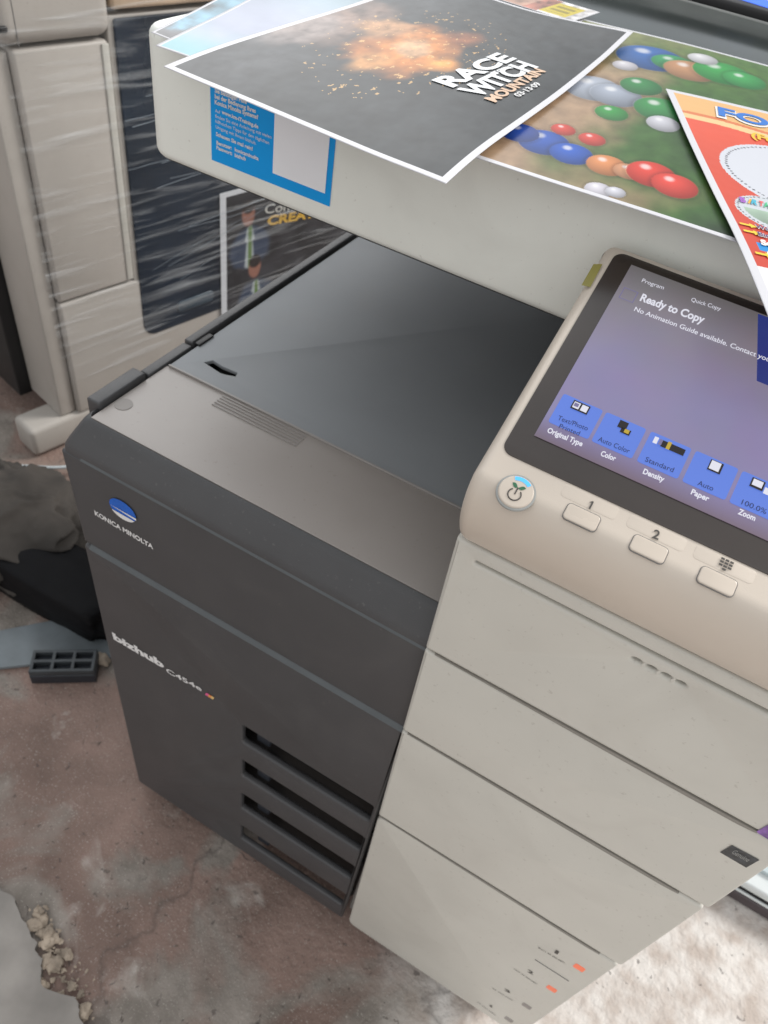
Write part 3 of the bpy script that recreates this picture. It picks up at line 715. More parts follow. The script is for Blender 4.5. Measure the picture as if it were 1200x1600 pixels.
for i in range(3):
    for j in range(4):
        if j == 0 and i != 1: continue
        tp.append(pf(q.x - .0032 + i * .0023, q.y - .0032 + j * .0018, q.x - .0014 + i * .0023, q.y - .002 + j * .0018, .0008))
link('keypad_symbol', join(tp), M['ink'], cp)
# power button
pc = pl2((806, 770))[0]
circ = lambda r, a0=0, a1=6.28318, n=36: [(pc.x + r * math.cos(a0 + (a1 - a0) * i / n), pc.y + r * math.sin(a0 + (a1 - a0) * i / n)) for i in range(n)]
pslab('button_ring', circ(.0108), .002, .0008, M['gasket'], 0, .0004)
pslab('power_button', circ(.0097), .003, .0019, M['key'], 0, .001)
ring = circ(.0088, math.radians(50), math.radians(125), 16) + circ(.0066, math.radians(50), math.radians(125), 16)[::-1]
link('button_light', flat([mp_ @ Vector((*p, .0021)) for p in ring], PN), M['cyan'], cp)
rr = .0036; arc = [mp_ @ Vector((pc.x + rr * math.sin(a), pc.y - .0022 + rr * math.cos(a), .0021)) for a in [math.radians(40 + 280 * i / 14) for i in range(15)]]
tube('button_icon', arc, .00035, M['ink'], cp)
tube('button_icon', [mp_ @ Vector((pc.x, pc.y - .002, .0021)), mp_ @ Vector((pc.x, pc.y + .0022, .0021))], .00035, M['ink'], cp)
lf = []
for s in (-1, 1):
    lf.append(flat([mp_ @ Vector((pc.x + s * (.0002 + .0038 * t + 0), pc.y + .0022 + .0015 * t + .0012 * math.sin(math.pi * t), .0022)) for t in [i / 8 for i in range(9)]] +
                   [mp_ @ Vector((pc.x + s * (.0002 + .0038 * t), pc.y + .0022 + .0015 * t - .0012 * math.sin(math.pi * t), .0022)) for t in [i / 8 for i in range(7, 0, -1)]], PN))
link('button_leaf', join(lf), M['green'], cp)
# strip of yellow tape on the panel's edge
ta = [P(908, 447, .0008), P(922, 450, .0008), P(941, 414, .0008), P(927, 414, .0008)]
link('tape', flat(ta, PN), M['tape'], cp)

# ------------------------------------------------------------------ printed sheets on the glass
def lerp(a, b, t): return a + (b - a) * t
def smooth(a, b, x): t = max(0, min(1, (x - a) / (b - a))); return t * t * (3 - 2 * t)
def paper(name, corners, nx, ny, colf, zf, label, cat='printed sheet', bow=0.0, border=.03, group=None):
    """corners FL, FR, BR, BL as 3D; zf(x,y) gives the lie of the sheet"""
    bm = bmesh.new(); cl = bm.loops.layers.float_color.new('Col')
    FL, FR, BR, BL = corners; Wd = (FR - FL).length; Hd = (BL - FL).length
    def pos(u, v):
        p = FL.lerp(FR, u).lerp(BL.lerp(BR, u), v); q = p.copy(); q.z = zf(p.x, p.y); return q
    g = [[bm.verts.new(pos(i / nx, j / ny)) for j in range(ny + 1)] for i in range(nx + 1)]
    def c(u, v):
        bx = border / Wd * .21; by = border / Hd * .21
        if u < bx or u > 1 - bx or v < by or v > 1 - by: return (.60, .60, .63, 1)
        q = colf(u, v); return (max(0, q[0]) * .85, max(0, q[1]) * .85, max(0, q[2]) * .85, 1)
    for i in range(nx):
        for j in range(ny):
            f = bm.faces.new((g[i][j], g[i + 1][j], g[i + 1][j + 1], g[i][j + 1])); cc = c((i + .5) / nx, (j + .5) / ny)
            for l in f.loops: l[cl] = cc
    me = bpy.data.meshes.new(name); bm.to_mesh(me); bm.free()
    c0 = (FL + FR + BR + BL) / 4
    o = link(name, me, M['print'], None, label, True); o['category'] = cat
    if group: o['group'] = group
    so_ = o.modifiers.new('t', 'SOLIDIFY'); so_.thickness = .00035; so_.offset = -1
    return o
def V3(c): return Vector(c)
def fbm(u, v, s=3, seed=0): return noise.fractal(Vector((u * s + seed, v * s, seed * .37)), 1, 2, 4)
base = ZS + .0026
def surf(level, lift=0.0, up=0.0):
    def zf(x, y):
        z = base + level * .0010 + up
        k = max(0, YS - y); z -= k * k * lift
        z += .0022 * smooth(.2, .5, y) * (1 + math.sin(x * 14 + 3))
        z += .0006 * noise.noise(Vector((x * 12, y * 10, 3)))
        return z
    return zf
PZ = lambda l: zp(base + l * .0010)
def px3(x, y, l): return at(x, y, PZ(l))
G = 'printed sheets lying on the scanner glass'
# red advert sheet on the right (topmost on that side)
z6 = surf(4, .35)
a = px3(1038, 144, 4); bfar = px3(1200, 181, 4); fr = at(1203, 492, zp(base + .003 - .0012))
ux = (bfar - a).normalized(); wd = .23
corn = [fr, fr + ux * wd, a + ux * wd, a]
def uvmap(corn):
    o_, U_, V_ = corn[0], corn[1] - corn[0], corn[3] - corn[0]
    def f(p):
        w = p - o_; a_, b_, c_ = U_.dot(U_), U_.dot(V_), V_.dot(V_); d1, d2 = w.dot(U_), w.dot(V_); D_ = a_ * c_ - b_ * b_
        return (d1 * c_ - d2 * b_) / D_, (d2 * a_ - d1 * b_) / D_
    return f
uv6 = uvmap(corn); L6, H6 = (corn[1] - corn[0]).length, (corn[3] - corn[0]).length
def q6(x, y): return uv6(px3(x, y, 4))
big = q6(1127, 258); bigc = (big[0] + .062 / L6, big[1] - .0 + .0); sm = q6(1150, 322); smc = (sm[0] + .026 / L6, sm[1])
wave = q6(1065, 186)[1]; bandt = q6(1052, 166)[1]; bar1 = q6(1154, 371)[1]; bar0 = q6(1158, 383)[1]; wb = q6(1184, 413)
print('red uv', big, sm, wave, bar0, bar1, wb, L6, H6)
def red(u, v):
    c = V3((.74, .11, .06)).lerp(V3((.60, .075, .045)), smooth(.9, .1, v)); n = fbm(u, v, 4, 2)
    c = c * (1 + .10 * n)
    w = wave - .05 * smooth(.1, .5, u)
    if v > w: c = V3((.82, .60, .30))
    if v > w + .028 + .02 * u: c = V3((.72, .22, .09))
    if v > w + .045 + .02 * u: c = V3((.80, .48, .20))
    for (cc_, r, dots) in ((bigc, .062, 90), (smc, .026, 46)):
        dx, dy = (u - cc_[0]) * L6, (v - cc_[1]) * H6; d = math.hypot(dx, dy)
        if d < r: c = V3((.66, .68, .74)) if dots == 90 else V3((.62, .66, .70))
        if abs(d - r * .93) < .0005 + r * .006 and int((math.atan2(dy, dx) + 4) * dots / 3) % 2: c = V3((.12, .12, .14))
        if dots == 46 and d < r * .8 and dy < .002: c = V3((.36, .48, .38)) * (1 + n)
    if bar0 < v < bar1 and u > .05: c = V3((.03, .30, .70)).lerp(V3((.05, .12, .5)), smooth(.05, .5, u))
    if u > wb[0] and v < wb[1]:
        c = V3((.82, .82, .82))
        if u < wb[0] + .006 and v < wb[1] - .004 : c = V3((.82, .82, .82))
    return c
o6 = paper('advert_sheet', corn, 260, 340, red, z6, 'orange-red advert sheet with blue lettering overhanging the touch screen', 'printed sheet', border=.026, group=G)
def ptext(name, items, m, par, zf, pl, lift=.0006):
    tp = []
    for s_, a_, b_, cpz, bd in items: text_px(tp, s_, a_, b_, pl, cpz, bd, zf, lift)
    return link(name, join(tp), m, par)
def ink(name, col): return mat(name, col, .35, var=.03)
P4 = PZ(4)
ptext('lettering_outline', [('FOOD', (1117, 187), (1305, 232), .0215, .075)], ink('outline_white', (.80, .76, .72)), o6, z6, P4, .0005)
ptext('lettering', [('FOOD', (1120, 186), (1302, 230), .0195, .035)], ink('poster_blue', (.02, .16, .55)), o6, z6, P4, .0009)
ptext('lettering', [('(Fun)', (1172, 219), (1232, 234), .0115, .04)], ink('poster_yellow', (.80, .48, .03)), o6, z6, P4)
for s_, a_, b_, col in (('B', (1157, 316), (1166, 318), (.35, .1, .5)), ('I', (1168, 318), (1171, 319), (.75, .4, .05)), ('R', (1173, 319), (1183, 322), (.05, .4, .55)), ('T', (1185, 322), (1192, 324), (.7, .08, .08)), ('H', (1193, 324), (1202, 327), (.05, .45, .2))):
    ptext('lettering', [(s_, a_, b_, .0075, .05)], ink('poster_colour', col), o6, z6, P4)
ptext('lettering_outline', [('Wedding', (1180, 358), (1232, 370), .0052, .045), ('Birthday', (1184, 370), (1236, 382), .0052, .045), ('Services', (1189, 383), (1250, 397), .0062, .06), ('Cakes', (1199, 400), (1240, 410), .0062, .06)], ink('outline_white', (.80, .78, .76)), o6, z6, P4)
ptext('lettering', [('Wedding', (1180, 358), (1232, 370), .0050, .01), ('Birthday', (1184, 370), (1236, 382), .0050, .01)], ink('poster_dark', (.06, .04, .16)), o6, z6, P4, .0010)
ar = []
for (x, y) in ((1155, 350), (1161, 361), (1180, 395)):
    p = px3(x, y, 4); U_ = ux; V_ = (corn[3] - corn[0]).normalized()
    pts_ = [(0, .0012), (.006, .0012), (.006, .003), (.0105, 0), (.006, -.003), (.006, -.0012), (0, -.0012)]
    vs_ = [p + U_ * a_ + V_ * b_ for a_, b_ in pts_]
    for v_ in vs_: v_.z = z6(v_.x, v_.y) + .0006
    ar.append(flat(vs_, Z))
link('arrow', join(ar), ink('poster_yellow', (.80, .55, .04)), o6)
# sheet with blurred red, blue and green shapes on green and tan (plain stand-in artwork)
z4 = surf(1, .2)
a = px3(716, 236, 1); b = px3(1170, 384, 1); c = px3(1215, 116, 1); d = px3(845, 11, 1)
print('p4', a, b, c, d)
u4 = (b - a).normalized(); fl4 = a - u4 * .03; br4 = b + u4 * .06
vl = (px3(904, 29, 1) - px3(850, 287, 1))
far = px3(904, 29, 1); hh = (far - a) - u4 * (far - a).dot(u4); nrm = hh
corn4 = [fl4, br4, br4 + hh, fl4 + hh]
uv4 = uvmap(corn4)
def q4(x, y): return uv4(px3(x, y, 1))
L4, H4 = (corn4[1] - corn4[0]).length, hh.length
balls = []
for (x0, y0, rr_, col) in ((850, 222, .022, (.02, .09, .42)), (812, 207, .017, (.02, .07, .35)), (893, 240, .018, (.02, .10, .48)), (880, 203, .011, (.60, .06, .04)), (925, 218, .012, (.62, .07, .05)),
        (948, 258, .017, (.66, .26, .10)), (983, 268, .013, (.62, .30, .16)), (1018, 272, .021, (.66, .06, .04)), (1055, 290, .019, (.70, .07, .05)), (935, 296, .011, (.62, .60, .66)), (962, 300, .008, (.60, .60, .66)),
        (1015, 97, .040, (.02, .12, .40)), (1050, 106, .026, (.03, .30, .10)), (1075, 118, .030, (.50, .26, .13)), (1125, 122, .034, (.03, .32, .06)), (1160, 134, .024, (.04, .34, .08)), (1095, 100, .018, (.62, .62, .64)),
        (925, 140, .030, (.40, .44, .52)), (962, 152, .026, (.34, .38, .46)), (955, 178, .016, (.03, .28, .05)), (1000, 140, .022, (.03, .22, .06)), (1030, 175, .026, (.04, .26, .07)), (1035, 196, .016, (.55, .55, .60)), (975, 108, .014, (.60, .58, .62))):
    q_ = q4(x0, y0); balls.append((q_[0] * L4, q_[1] * H4, rr_ * .8, V3(col)))
def scene4(u, v):
    n = fbm(u, v, 3, 5); n2 = fbm(u * 8, v * 8, 3, 6)
    c = V3((.36, .24, .15)).lerp(V3((.055, .13, .03)), smooth(.25, .6, u + .3 * n)).lerp(V3((.030, .036, .034)), smooth(.55, .85, u + .2 * n))
    c = c.lerp(V3((.09, .20, .03)), .6 * smooth(.5, .9, v)) * (1 + .25 * n2)
    for bx, by, r0, col in balls:
        dx, dy = (u * L4 - bx) / r0, (v * H4 - by) / (r0 * 1.35); dd = math.hypot(dx, dy)
        if dd < 1.25:
            if dd > 1.0: c = c * (.72 + .28 * smooth(1.0, 1.25, dd)); continue
            sh = .45 + .75 * max(0, 1 - math.hypot(dx + .3, dy - .35) * .75); q_ = col * sh
            hl_ = math.hypot(dx + .35, dy - .42); q_ = q_.lerp(V3((.8, .8, .8)), .65 * (1 - smooth(.08, .30, hl_)))
            c = c.lerp(q_, 1 - smooth(.93, 1.0, dd))
    return c
paper('poster_sheet', corn4, 340, 340, scene4, z4, 'green and tan print with shiny red, blue and green balls, beside the orange-red sheet', 'printed sheet', border=.022, group=G)
# two pale sheets at the left end of the glass
z1 = surf(1); z2 = surf(2)
a = px3(236, 50, 1); dv = (px3(330, 3, 1) - a).normalized()
cr = [a, a + Vector((.21, -.02, 0)), a + Vector((.21, -.02, 0)) + dv * .3, a + dv * .3]
def pic1(u, v):
    n = fbm(u * 2, v * 2, 4, 3); c = V3((.13, .13, .14)).lerp(V3((.16, .32, .42)), smooth(.08, .3, v + .2 * n))
    return c * (1 + .8 * n)
paper('photo_sheet', cr, 90, 120, pic1, z1, 'small photo print with dark and blue-grey streaks, leftmost on the glass, mostly covered', 'printed sheet', border=.016, group=G)
a = px3(243, 71, 2); b = px3(287, 86, 2); ub = (b - a).normalized(); dv = (px3(384, 2, 2) - a).normalized()
cr = [a, a + ub * .21, a + ub * .21 + dv * .31, a + dv * .31]
def pic2(u, v):
    n = fbm(u, v, 4, 9); c = V3((.26, .50, .55)).lerp(V3((.42, .46, .58)), smooth(.05, .25, v + .1 * n)).lerp(V3((.3, .4, .46)), smooth(.4, .8, v))
    return c * (1 + .2 * n)
paper('leaflet_sheet', cr, 80, 110, pic2, z2, 'pale lilac and turquoise sheet with white border, just left of the black poster', 'printed sheet', border=.016, group=G)
# small flyer behind the black poster
a = px3(893, 37, 3); b = px3(907, 13, 3); ub = (a - px3(800, 7, 3)).normalized(); vb_ = (b - a); vb_ = vb_ - ub * vb_.dot(ub)
cr = [a - ub * .20, a, a + vb_, a - ub * .20 + vb_]
def pic3(u, v):
    n = fbm(u * 6, v, 3, 12); c = V3((.35, .14, .10)) if u < .8 else V3((.62, .60, .60))
    c = c * (1 + n)
    if .50 < u < .72: c = V3((.5, .3, .22)) * (1 + .6 * n)
    if .80 < u < .945 and .1 < v < .85: c = V3((.62, .50, .04))
    if .82 < u < .92 and int(v * 9) % 2 and .2 < v < .8: c = V3((.3, .24, .03))
    return c
zf5 = lambda x, y: surf(3)(x, y) + .001
paper('flyer_sheet', cr, 90, 40, pic3, zf5, 'small flyer with a yellow block peeking out behind the black poster', 'printed sheet', border=.012, group=G)
# black film-style poster, topmost on the left
z3_ = surf(3, .45, .0028)
z3 = lambda x, y: z3_(x, y) + .005 * smooth(.40, .52, y) * smooth(.14, .25, x) + .0015 * smooth(.2, .27, x) * math.sin(y * 16)
P3 = zp(base + .0058)
A = at(255, 97, P3); B = at(698, 280, P3); Dd = at(984, 66, P3)
corn3 = [A, B, Dd, A + (Dd - B)]
print('p3', corn3, (B - A).length, (Dd - B).length)
uv3 = uvmap(corn3)
def q3(x, y): return uv3(at(x, y, P3))
gc = [q3(*p) for p in ((640, 75), (600, 45), (520, 30), (690, 100), (580, 95), (730, 60), (470, 40))]
def art3(u, v):
    n = fbm(u * 2.4, v * 2.4, 3, 20); n2 = fbm(u * 7, v * 7, 3, 31)
    c = V3((.018, .022, .024)).lerp(V3((.05, .055, .06)), smooth(.45, 0, u) * (1 + n) * .8)
    def sp(i, ru, rv, col, k):
        nonlocal c
        d = math.hypot((u - gc[i][0]) / ru, (v - gc[i][1]) / rv) + .35 * n + .1 * n2
        c = c.lerp(V3(col), k * (1 - smooth(.35, 1.0, d)))
    sp(2, .22, .24, (.30, .20, .16), .8); sp(6, .16, .2, (.26, .24, .24), .6)
    sp(0, .20, .20, (.60, .22, .05), .9); sp(1, .12, .10, (.55, .30, .15), .9); sp(4, .07, .10, (.62, .30, .10), .8)
    sp(0, .09, .07, (.66, .42, .24), .85); sp(3, .07, .06, (.85, .36, .08), .9); sp(5, .10, .10, (.32, .10, .03), .8)
    hill = .34 + .05 * fbm(v * 6, 1.3, 3, 77)
    c = c * (1 + .6 * n2)
    k_ = math.hypot((u - gc[0][0]) / .30, (v - gc[0][1]) / .34)
    if fbm(u * 30, v * 30, 2, 91) > .62 and k_ < 1: c = c.lerp(V3((.8, .5, .2)), .7)
    return c
o3 = paper('film_poster', corn3, 220, 320, art3, z3, 'black poster with an orange glow and white title, topmost on the glass', 'poster', border=.022, group=None)
def c2(x, y): return (600 + x / 2, y / 2)
ptext('title_lettering', [('RACE', c2(212, 276), c2(412, 186), .0165, .04), ('TO', c2(345, 236), c2(380, 221), .004, .03), ('WITCH', c2(292, 306), c2(480, 212), .0165, .04)], ink('poster_white', (.72, .74, .76)), o3, z3, P3)
ptext('title_lettering', [('MOUNTAIN', c2(346, 322), c2(504, 226), .0085, .04)], ink('poster_tan', (.62, .42, .28)), o3, z3, P3)
ptext('date_lettering', [('03·13·09', c2(422, 304), c2(492, 264), .0050, .03)], ink('poster_white', (.66, .66, .66)), o3, z3, P3)

# ------------------------------------------------------------------ second copier, wrapped in stretch film
C2 = at(50, 722, zp(.0)); ang = math.radians(76)
dU = Vector((math.cos(ang), math.sin(ang), 0)); nF = Vector((dU.y, -dU.x, 0))
PF = Plane(C2, nF)
oc = empty('wrapped_copier', 'beige copier wrapped in clear stretch film, standing behind the charcoal one', 'photocopier', (C2.x, C2.y, 0))
def Fp(x, y, off=0.0): return at(x, y, Plane(C2 + nF * off, nF))
mf = frame(Vector((C2.x, C2.y, 0)), dU, Z); mfi = mf.inverted()
def f2(*ps): return [(mfi @ Fp(*p)).to_2d() for p in ps]

def F3(u, v, off=0.0): return mf @ Vector((u, v, off))
def fs(name, pts, th, off, m, rad=0, bev=.002, label=None, par=None):
    mm = mf @ Matrix.Translation((0, 0, off))
    return slab(name, mm, round_poly(pts, rad, 8) if rad else pts, th, m, par or oc, bev, (), label)
UC = .121
def fbox(name, u0, u1, z0, z1, d0, d1, m, bev=.002, par=None, label=None):
    """box in the frame of the second machine: d is the depth behind its side face"""
    me = box_mesh((u0, z0, -d1), (u1, z1, -d0), bev); me.transform(mf); o = link(name, me, m, par or oc, label); autosmooth(me, 50); return o
fbox('body', UC + .03, 1.05, .06, .77, .03, .55, M['beige_dark'], .004)
fbox('side_panel', UC, .2795, .330, .7485, 0, .14, M['beige'], .006)
fbox('edge_strip', .266, .2785, .335, .744, -.0022, .004, mat('pale_edge', (.47, .46, .42), .4), .001)
fbox('lower_panel', UC, 1.0, .068, .3265, .001, .13, M['beige'], .006)
cm = box_mesh((.100, .7535, -.20), (.286, .90, .010), .022, 6); cm.transform(mf); o = link('top_cap', cm, M['beige'], oc); autosmooth(cm, 50)
fbox('cap_seam', .128, .1293, .756, .86, -.0106, -.009, M['grey_ink'], .0003)
fbox('latch', .098, .116, .775, .783, -.0125, -.006, M['dark2'], .002)
fbox('corner_foot', .012, .34, .0, .069, .004, .075, M['beige'], .012)
fbox('front_column', .085, UC - .001, .07, .745, .012, .128, M['beige'], .004)
fbox('front_recess', .06, .1, .06, .60, .13, .45, M['dark2'], .004)
fs('panel_surround', round_poly([(.2815, .12), (1.0, .12), (1.0, .78), (.2815, .78)], .006), .03, -.003, M['beige'])
fs('navy_panel', round_poly([(.292, .192), (.98, .192), (.98, .776), (.292, .776)], [.03, .03, .005, .005], 8), .01, .0012, M['navy'])
fbox('top_tray', .29, .95, .788, .86, -.004, .4, M['tan'], .006)
fs('panel_badge', round_poly([(.375, .222), (.47, .222), (.47, .248), (.375, .248)], .009), .001, .0022, mat('panel_badge', (.03, .05, .07), .15))
# print stuck on the navy panel
a = f2((333, 304), (352, 480)); uL = (a[0].x + a[1].x) / 2; zt = a[0].y; zbm = a[1].y - .03
pc_ = [F3(uL, zbm, .004), F3(uL + .40, zbm, .004), F3(uL + .40, zt, .004), F3(uL, zt, .004)]
bm = bmesh.new(); cl = bm.loops.layers.float_color.new('Col'); nx, ny = 130, 110
g = [[bm.verts.new(pc_[0].lerp(pc_[1], i / nx).lerp(pc_[3].lerp(pc_[2], i / nx), j / ny)) for j in range(ny + 1)] for i in range(nx + 1)]
def art_c(u, v):
    x, y = u * .40, v * (zt - zbm); H_ = zt - zbm
    if x < .016 or y > H_ - .012: return (.50, .52, .55)
    n = fbm(u * 2, v * 2, 4, 40); c = V3((.022, .022, .026)) * (1 + .6 * n)
    for (cx, cy) in ((.075, H_ - .06), (.095, H_ - .19)):
        d2 = math.hypot((x - cx - .005) / .058, (y - cy + .078) / .050) + .15 * n
        c = c.lerp(V3((.035, .05, .085)), 1 - smooth(.8, 1.05, d2))
        if y < cy - .022:
            k = abs(x - cx - .004) / (.004 + (cy - .02 - y) * .22 * (1 if y > cy - .06 else .4)); c = c.lerp(V3((.34, .38, .40)), (1 - smooth(.7, 1.4, k)) * (1 - smooth(.8, 1.0, d2)))
            k = abs(x - cx - .005) / .0055; c = c.lerp(V3((.10, .17, .05)), (1 - smooth(.6, 1.3, k)) * (1 - smooth(.8, 1.0, d2)))
        d = math.hypot((x - cx) / .019, (y - cy) / .027) + .1 * n; c = c.lerp(V3((.24, .11, .08)), 1 - smooth(.75, 1.1, d))
        d = math.hypot((x - cx) / .020, (y - cy - .016) / .018); c = c.lerp(V3((.02, .015, .015)), 1 - smooth(.7, 1.0, d))
    return c
for i in range(nx):
    for j in range(ny):
        f = bm.faces.new((g[i][j], g[i + 1][j], g[i + 1][j + 1], g[i][j + 1])); cc = art_c((i + .5) / nx, (j + .5) / ny)
        for l in f.loops: l[cl] = (*cc, 1)
me = bpy.data.meshes.new('pr'); bm.to_mesh(me); bm.free()
pr = link('stuck_print', me, M['print'], oc)
sm_ = pr.modifiers.new('t', 'SOLIDIFY'); sm_.thickness = .0006; sm_.offset = -1
PQ = Plane(F3(0, 0, .0042), nF)
tp = []; text_px(tp, 'Communi', (413, 334), (500, 322), PQ, .020, .01, lift=.0006); link('print_lettering', join(tp), mat('print_pale', (.45, .45, .42), .5), pr)
tp = []; text_px(tp, 'CREATIVE', (417, 352), (520, 334), PQ, .020, .04, lift=.0006); link('print_lettering', join(tp), mat('print_gold', (.5, .30, .03), .5), pr)
# stretch film
bm = bmesh.new(); nx, ny = 120, 160
g = []
for i in range(nx + 1):
    row = []
    for j in range(ny + 1):
        u = .10 + .9 * i / nx; v = .16 + .64 * j / ny
        off = .010 + .004 * noise.noise(Vector((u * 5, v * 30, 0))) + .002 * noise.noise(Vector((u * 10, v * 90, 3)))
        if u < .29: off = max(off, .0125) if v > .75 else off - .001
        row.append(bm.verts.new(F3(u, v, off)))
    g.append(row)
for i in range(nx):
    for j in range(ny): bm.faces.new((g[i][j], g[i + 1][j], g[i + 1][j + 1], g[i][j + 1]))
me = bpy.data.meshes.new('f'); bm.to_mesh(me); bm.free(); link('stretch_film', me, M['film'], oc, smooth=True)
cr_ = []
for k in range(17):
    z0 = random.uniform(.22, .68); u0 = random.uniform(.28, .42); ln = random.uniform(.12, .5); sl_ = random.uniform(-.03, .05) + (.10 if z0 < .38 else 0)
    pts_ = [F3(u0 + ln * t / 6, z0 + sl_ * ln * t / 6 * 2 + random.gauss(0, .0012), .0155 + random.gauss(0, .0006)) for t in range(7)]
    me_o = tube('x', pts_, random.uniform(.0002, .0005), M['film']); cr_.append(me_o.data); bpy.data.objects.remove(me_o)
link('film_crease', join(cr_), mat('film_crease', (.26, .30, .34), .25), oc, smooth=True)

# ------------------------------------------------------------------ things on the floor, left
def Fl(x, y, z=0.0): return at(x, y, zp(z))
cc = [Fl(0, 731, .02), Fl(30, 728, .02), Fl(60, 729, .02), Fl(98, 733, .02)]
dv = (cc[0] - cc[-1]).normalized(); pts_ = [cc[0] + dv * .5, cc[0] + dv * .2] + cc + [cc[-1] - dv * .05 + Vector((.02, .05, 0))]
tag(tube('cable', pts_, .0035, M['cable']), 'thin white cable running along the floor towards the wrapped copier', 'cable')
# grey cloth bundle
bm = bmesh.new(); bmesh.ops.create_icosphere(bm, subdivisions=6, radius=1)
c0 = Fl(18, 812, .12)
for v in bm.verts:
    w_ = Vector((noise.noise(v.co * 1.7), noise.noise(v.co * 1.7 + Vector((9, 0, 0))), noise.noise(v.co * 1.7 + Vector((0, 9, 0)))))
    u_ = v.co * 1.6 + w_ * 1.1
    rdg = (1 - abs(noise.noise(u_ * 1.0))) ** 3 * .20 + (1 - abs(noise.noise(u_ * 2.0 + Vector((4, 4, 4))))) ** 3 * .05
    n = noise.noise(v.co * 1.3) * .16 + rdg - .14
    q = v.co * (1 + n); v.co = Vector((c0.x - .035 + q.x * .165, c0.y + .03 + q.y * .12, max(.0, .056 + q.z * .066)))
me = bpy.data.meshes.new('c'); bm.to_mesh(me); bm.free()
tag(link('cloth_bundle', me, M['cloth'], smooth=True), 'crumpled grey-brown cloth bundle on the floor beside the charcoal copier', 'cloth')
# black bag in front of it
bm = bmesh.new(); bmesh.ops.create_cube(bm, size=2); bmesh.ops.subdivide_edges(bm, edges=bm.edges, cuts=12, use_grid_fill=True)
c1 = Fl(60, 950, .03)
for v in bm.verts:
    q = v.co.copy(); L = q.length; q = q.lerp(q.normalized() * 1.3, .35); n = noise.fractal(q * 1.6, 1, 2, 4) * .09
    q = q * (1 + n); v.co = Vector((c1.x - .07 + q.x * .20, c1.y + .055 + q.y * .055, max(0.001, .045 + q.z * .045)))
me = bpy.data.meshes.new('c'); bm.to_mesh(me); bm.free()
tag(link('black_bag', me, M['blackbag'], smooth=True), 'black plastic bag lying between the cloth bundle and the slotted black tray', 'bag')
# blue-grey sheet
q = [Fl(-60, 1052), Fl(-60, 1000), Fl(70, 975), Fl(160, 960), Fl(175, 1030), Fl(60, 1040)]
q = [Vector((p.x, p.y, .006)) for p in q]
bm = bmesh.new(); vs = [bm.verts.new(p) for p in q]; bm.faces.new(vs); r_e = bmesh.ops.extrude_face_region(bm, geom=bm.faces[:])
for v in [e_ for e_ in r_e['geom'] if isinstance(e_, bmesh.types.BMVert)]: v.co.z -= .006
bmesh.ops.recalc_face_normals(bm, faces=bm.faces)
me = bpy.data.meshes.new('c'); bm.to_mesh(me); bm.free()
tag(link('plastic_sheet', me, M['bluegrey']), 'flat blue-grey plastic sheet on the floor behind the slotted black tray', 'plastic sheet')
# slotted black tray: open grid of six cells
tl, tr, br_, bl_ = Fl(42, 1018, .035), Fl(142, 1014, .035), Fl(146, 1048, .035), Fl(44, 1050, .035)
ct = empty('slotted_tray', 'small black plastic tray with six open cells beside the charcoal copier', 'tray', (bl_.x, bl_.y, 0))
mc = frame(Vector((bl_.x, bl_.y, .035)), br_ - bl_, Vector((0, 0, 1)).cross(br_ - bl_)); Wt = (br_ - bl_).length; Ht = .5 * ((tl - bl_).length + (tr - br_).length)
cells = []; nx_, ny_ = 3, 2; g_ = .005
for i in range(nx_):
    for j in range(ny_):
        x0 = g_ + i * (Wt - g_) / nx_; x1 = (i + 1) * (Wt - g_) / nx_; y0 = g_ + j * (Ht - g_) / ny_; y1 = (j + 1) * (Ht - g_) / ny_
        cells.append([(x0, y0), (x1, y0), (x1, y1), (x0, y1)])
slab('grid', mc, [(0, 0), (Wt, 0), (Wt, Ht), (0, Ht)], .012, M['crate_rim'], ct, .0006, cells)
me = box_mesh((-.001, -.001, -.035), (Wt + .001, Ht + .001, -.0125), .002); me.transform(mc); link('tub', me, M['crate'], ct)
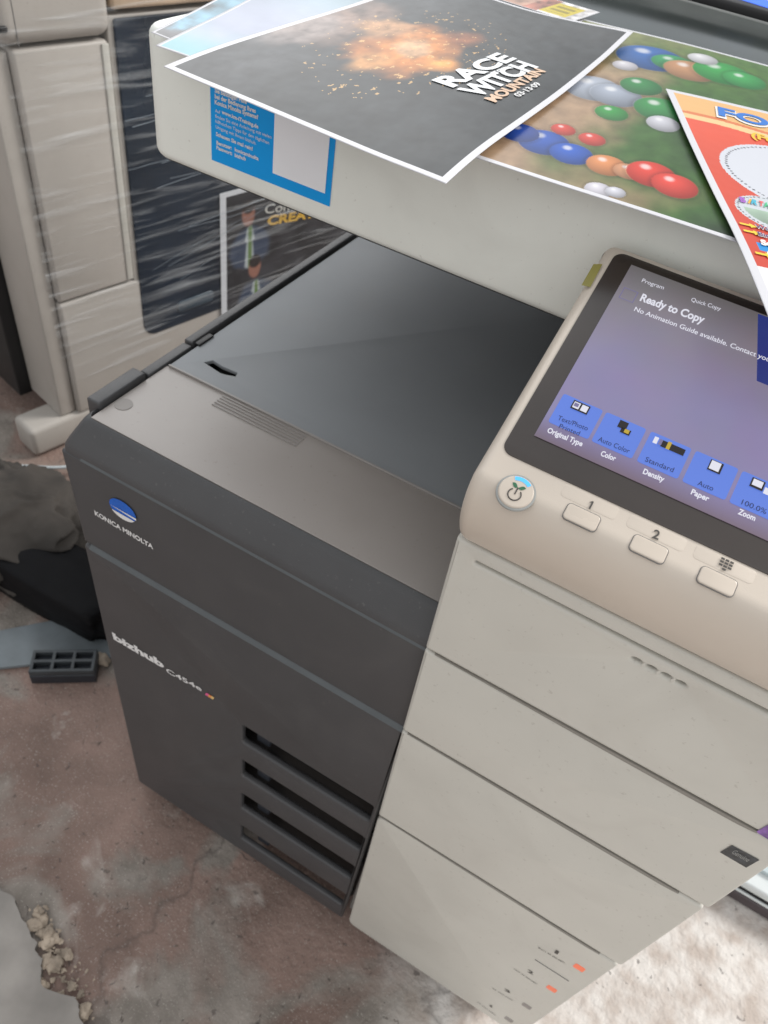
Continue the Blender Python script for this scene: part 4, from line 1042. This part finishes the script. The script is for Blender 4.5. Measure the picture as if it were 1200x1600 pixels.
p = Fl(160, 1034); rk_ = rock((p.x, p.y, .008), .012, 77, (1.3, .9, .8)); tag(link('pebble', rk_, M['stone'], smooth=True), 'brown stone chip between the slotted tray and the charcoal copier', 'stone')

# ------------------------------------------------------------------ pale device on the floor, right
dv0 = Fl(1123, 1392, .0); dv1 = Fl(1200, 1438, .0); ud = (dv1 - dv0); ud.z = 0; ud.normalize(); vd = Z.cross(ud)
md = frame(dv0, ud, vd)
od = empty('display_case', 'low white device with dark base edge on the bright floor right of the copier', 'device', (dv0.x, dv0.y, 0))
def dbox(name, a, b, m, bev=.002):
    me = box_mesh(a, b, bev); me.transform(md); o = link(name, me, m, od); autosmooth(me, 50); return o
dbox('base', (-.12, .0, .0), (.6, .5, .022), M['darkframe'])
dbox('trim', (-.12, .0025, .0225), (.6, .5, .027), M['whitebox'], .001)
dbox('groove', (-.12, .005, .0275), (.6, .5, .0295), M['dark2'], .0005)
dbox('top', (-.12, .007, .03), (.6, .5, .048), M['whitebox'], .004)
dbox('ledge', (-.12, .035, .0485), (.6, .49, .056), mat('pale_blue_plastic', (.52, .60, .62), .3), .002)
def gpaper(name, o_, u_, v_, w_, h_, curl, m, label, cat):
    bm = bmesh.new(); nx, ny = 30, 20
    g = [[bm.verts.new(o_ + u_ * (w_ * i / nx) + v_ * (h_ * j / ny) + Z * (curl * (1 - j / ny) ** 3 * (.4 + .6 * math.sin(i / nx * 3)) + .001)) for j in range(ny + 1)] for i in range(nx + 1)]
    for i in range(nx):
        for j in range(ny): bm.faces.new((g[i][j], g[i + 1][j], g[i + 1][j + 1], g[i][j + 1]))
    me = bpy.data.meshes.new(name); bm.to_mesh(me); bm.free(); o = link(name, me, m, smooth=True); so_ = o.modifiers.new('t', 'SOLIDIFY'); so_.thickness = .0004; tag(o, label, cat)
po = md @ Vector((-.05, .075, .0565))
gpaper('white_sheet', po, (ud + vd * .15).normalized(), (vd - ud * .15).normalized(), .30, .21, .02, M['paper'], 'blank white sheet with a curled edge lying on the low white device', 'paper')
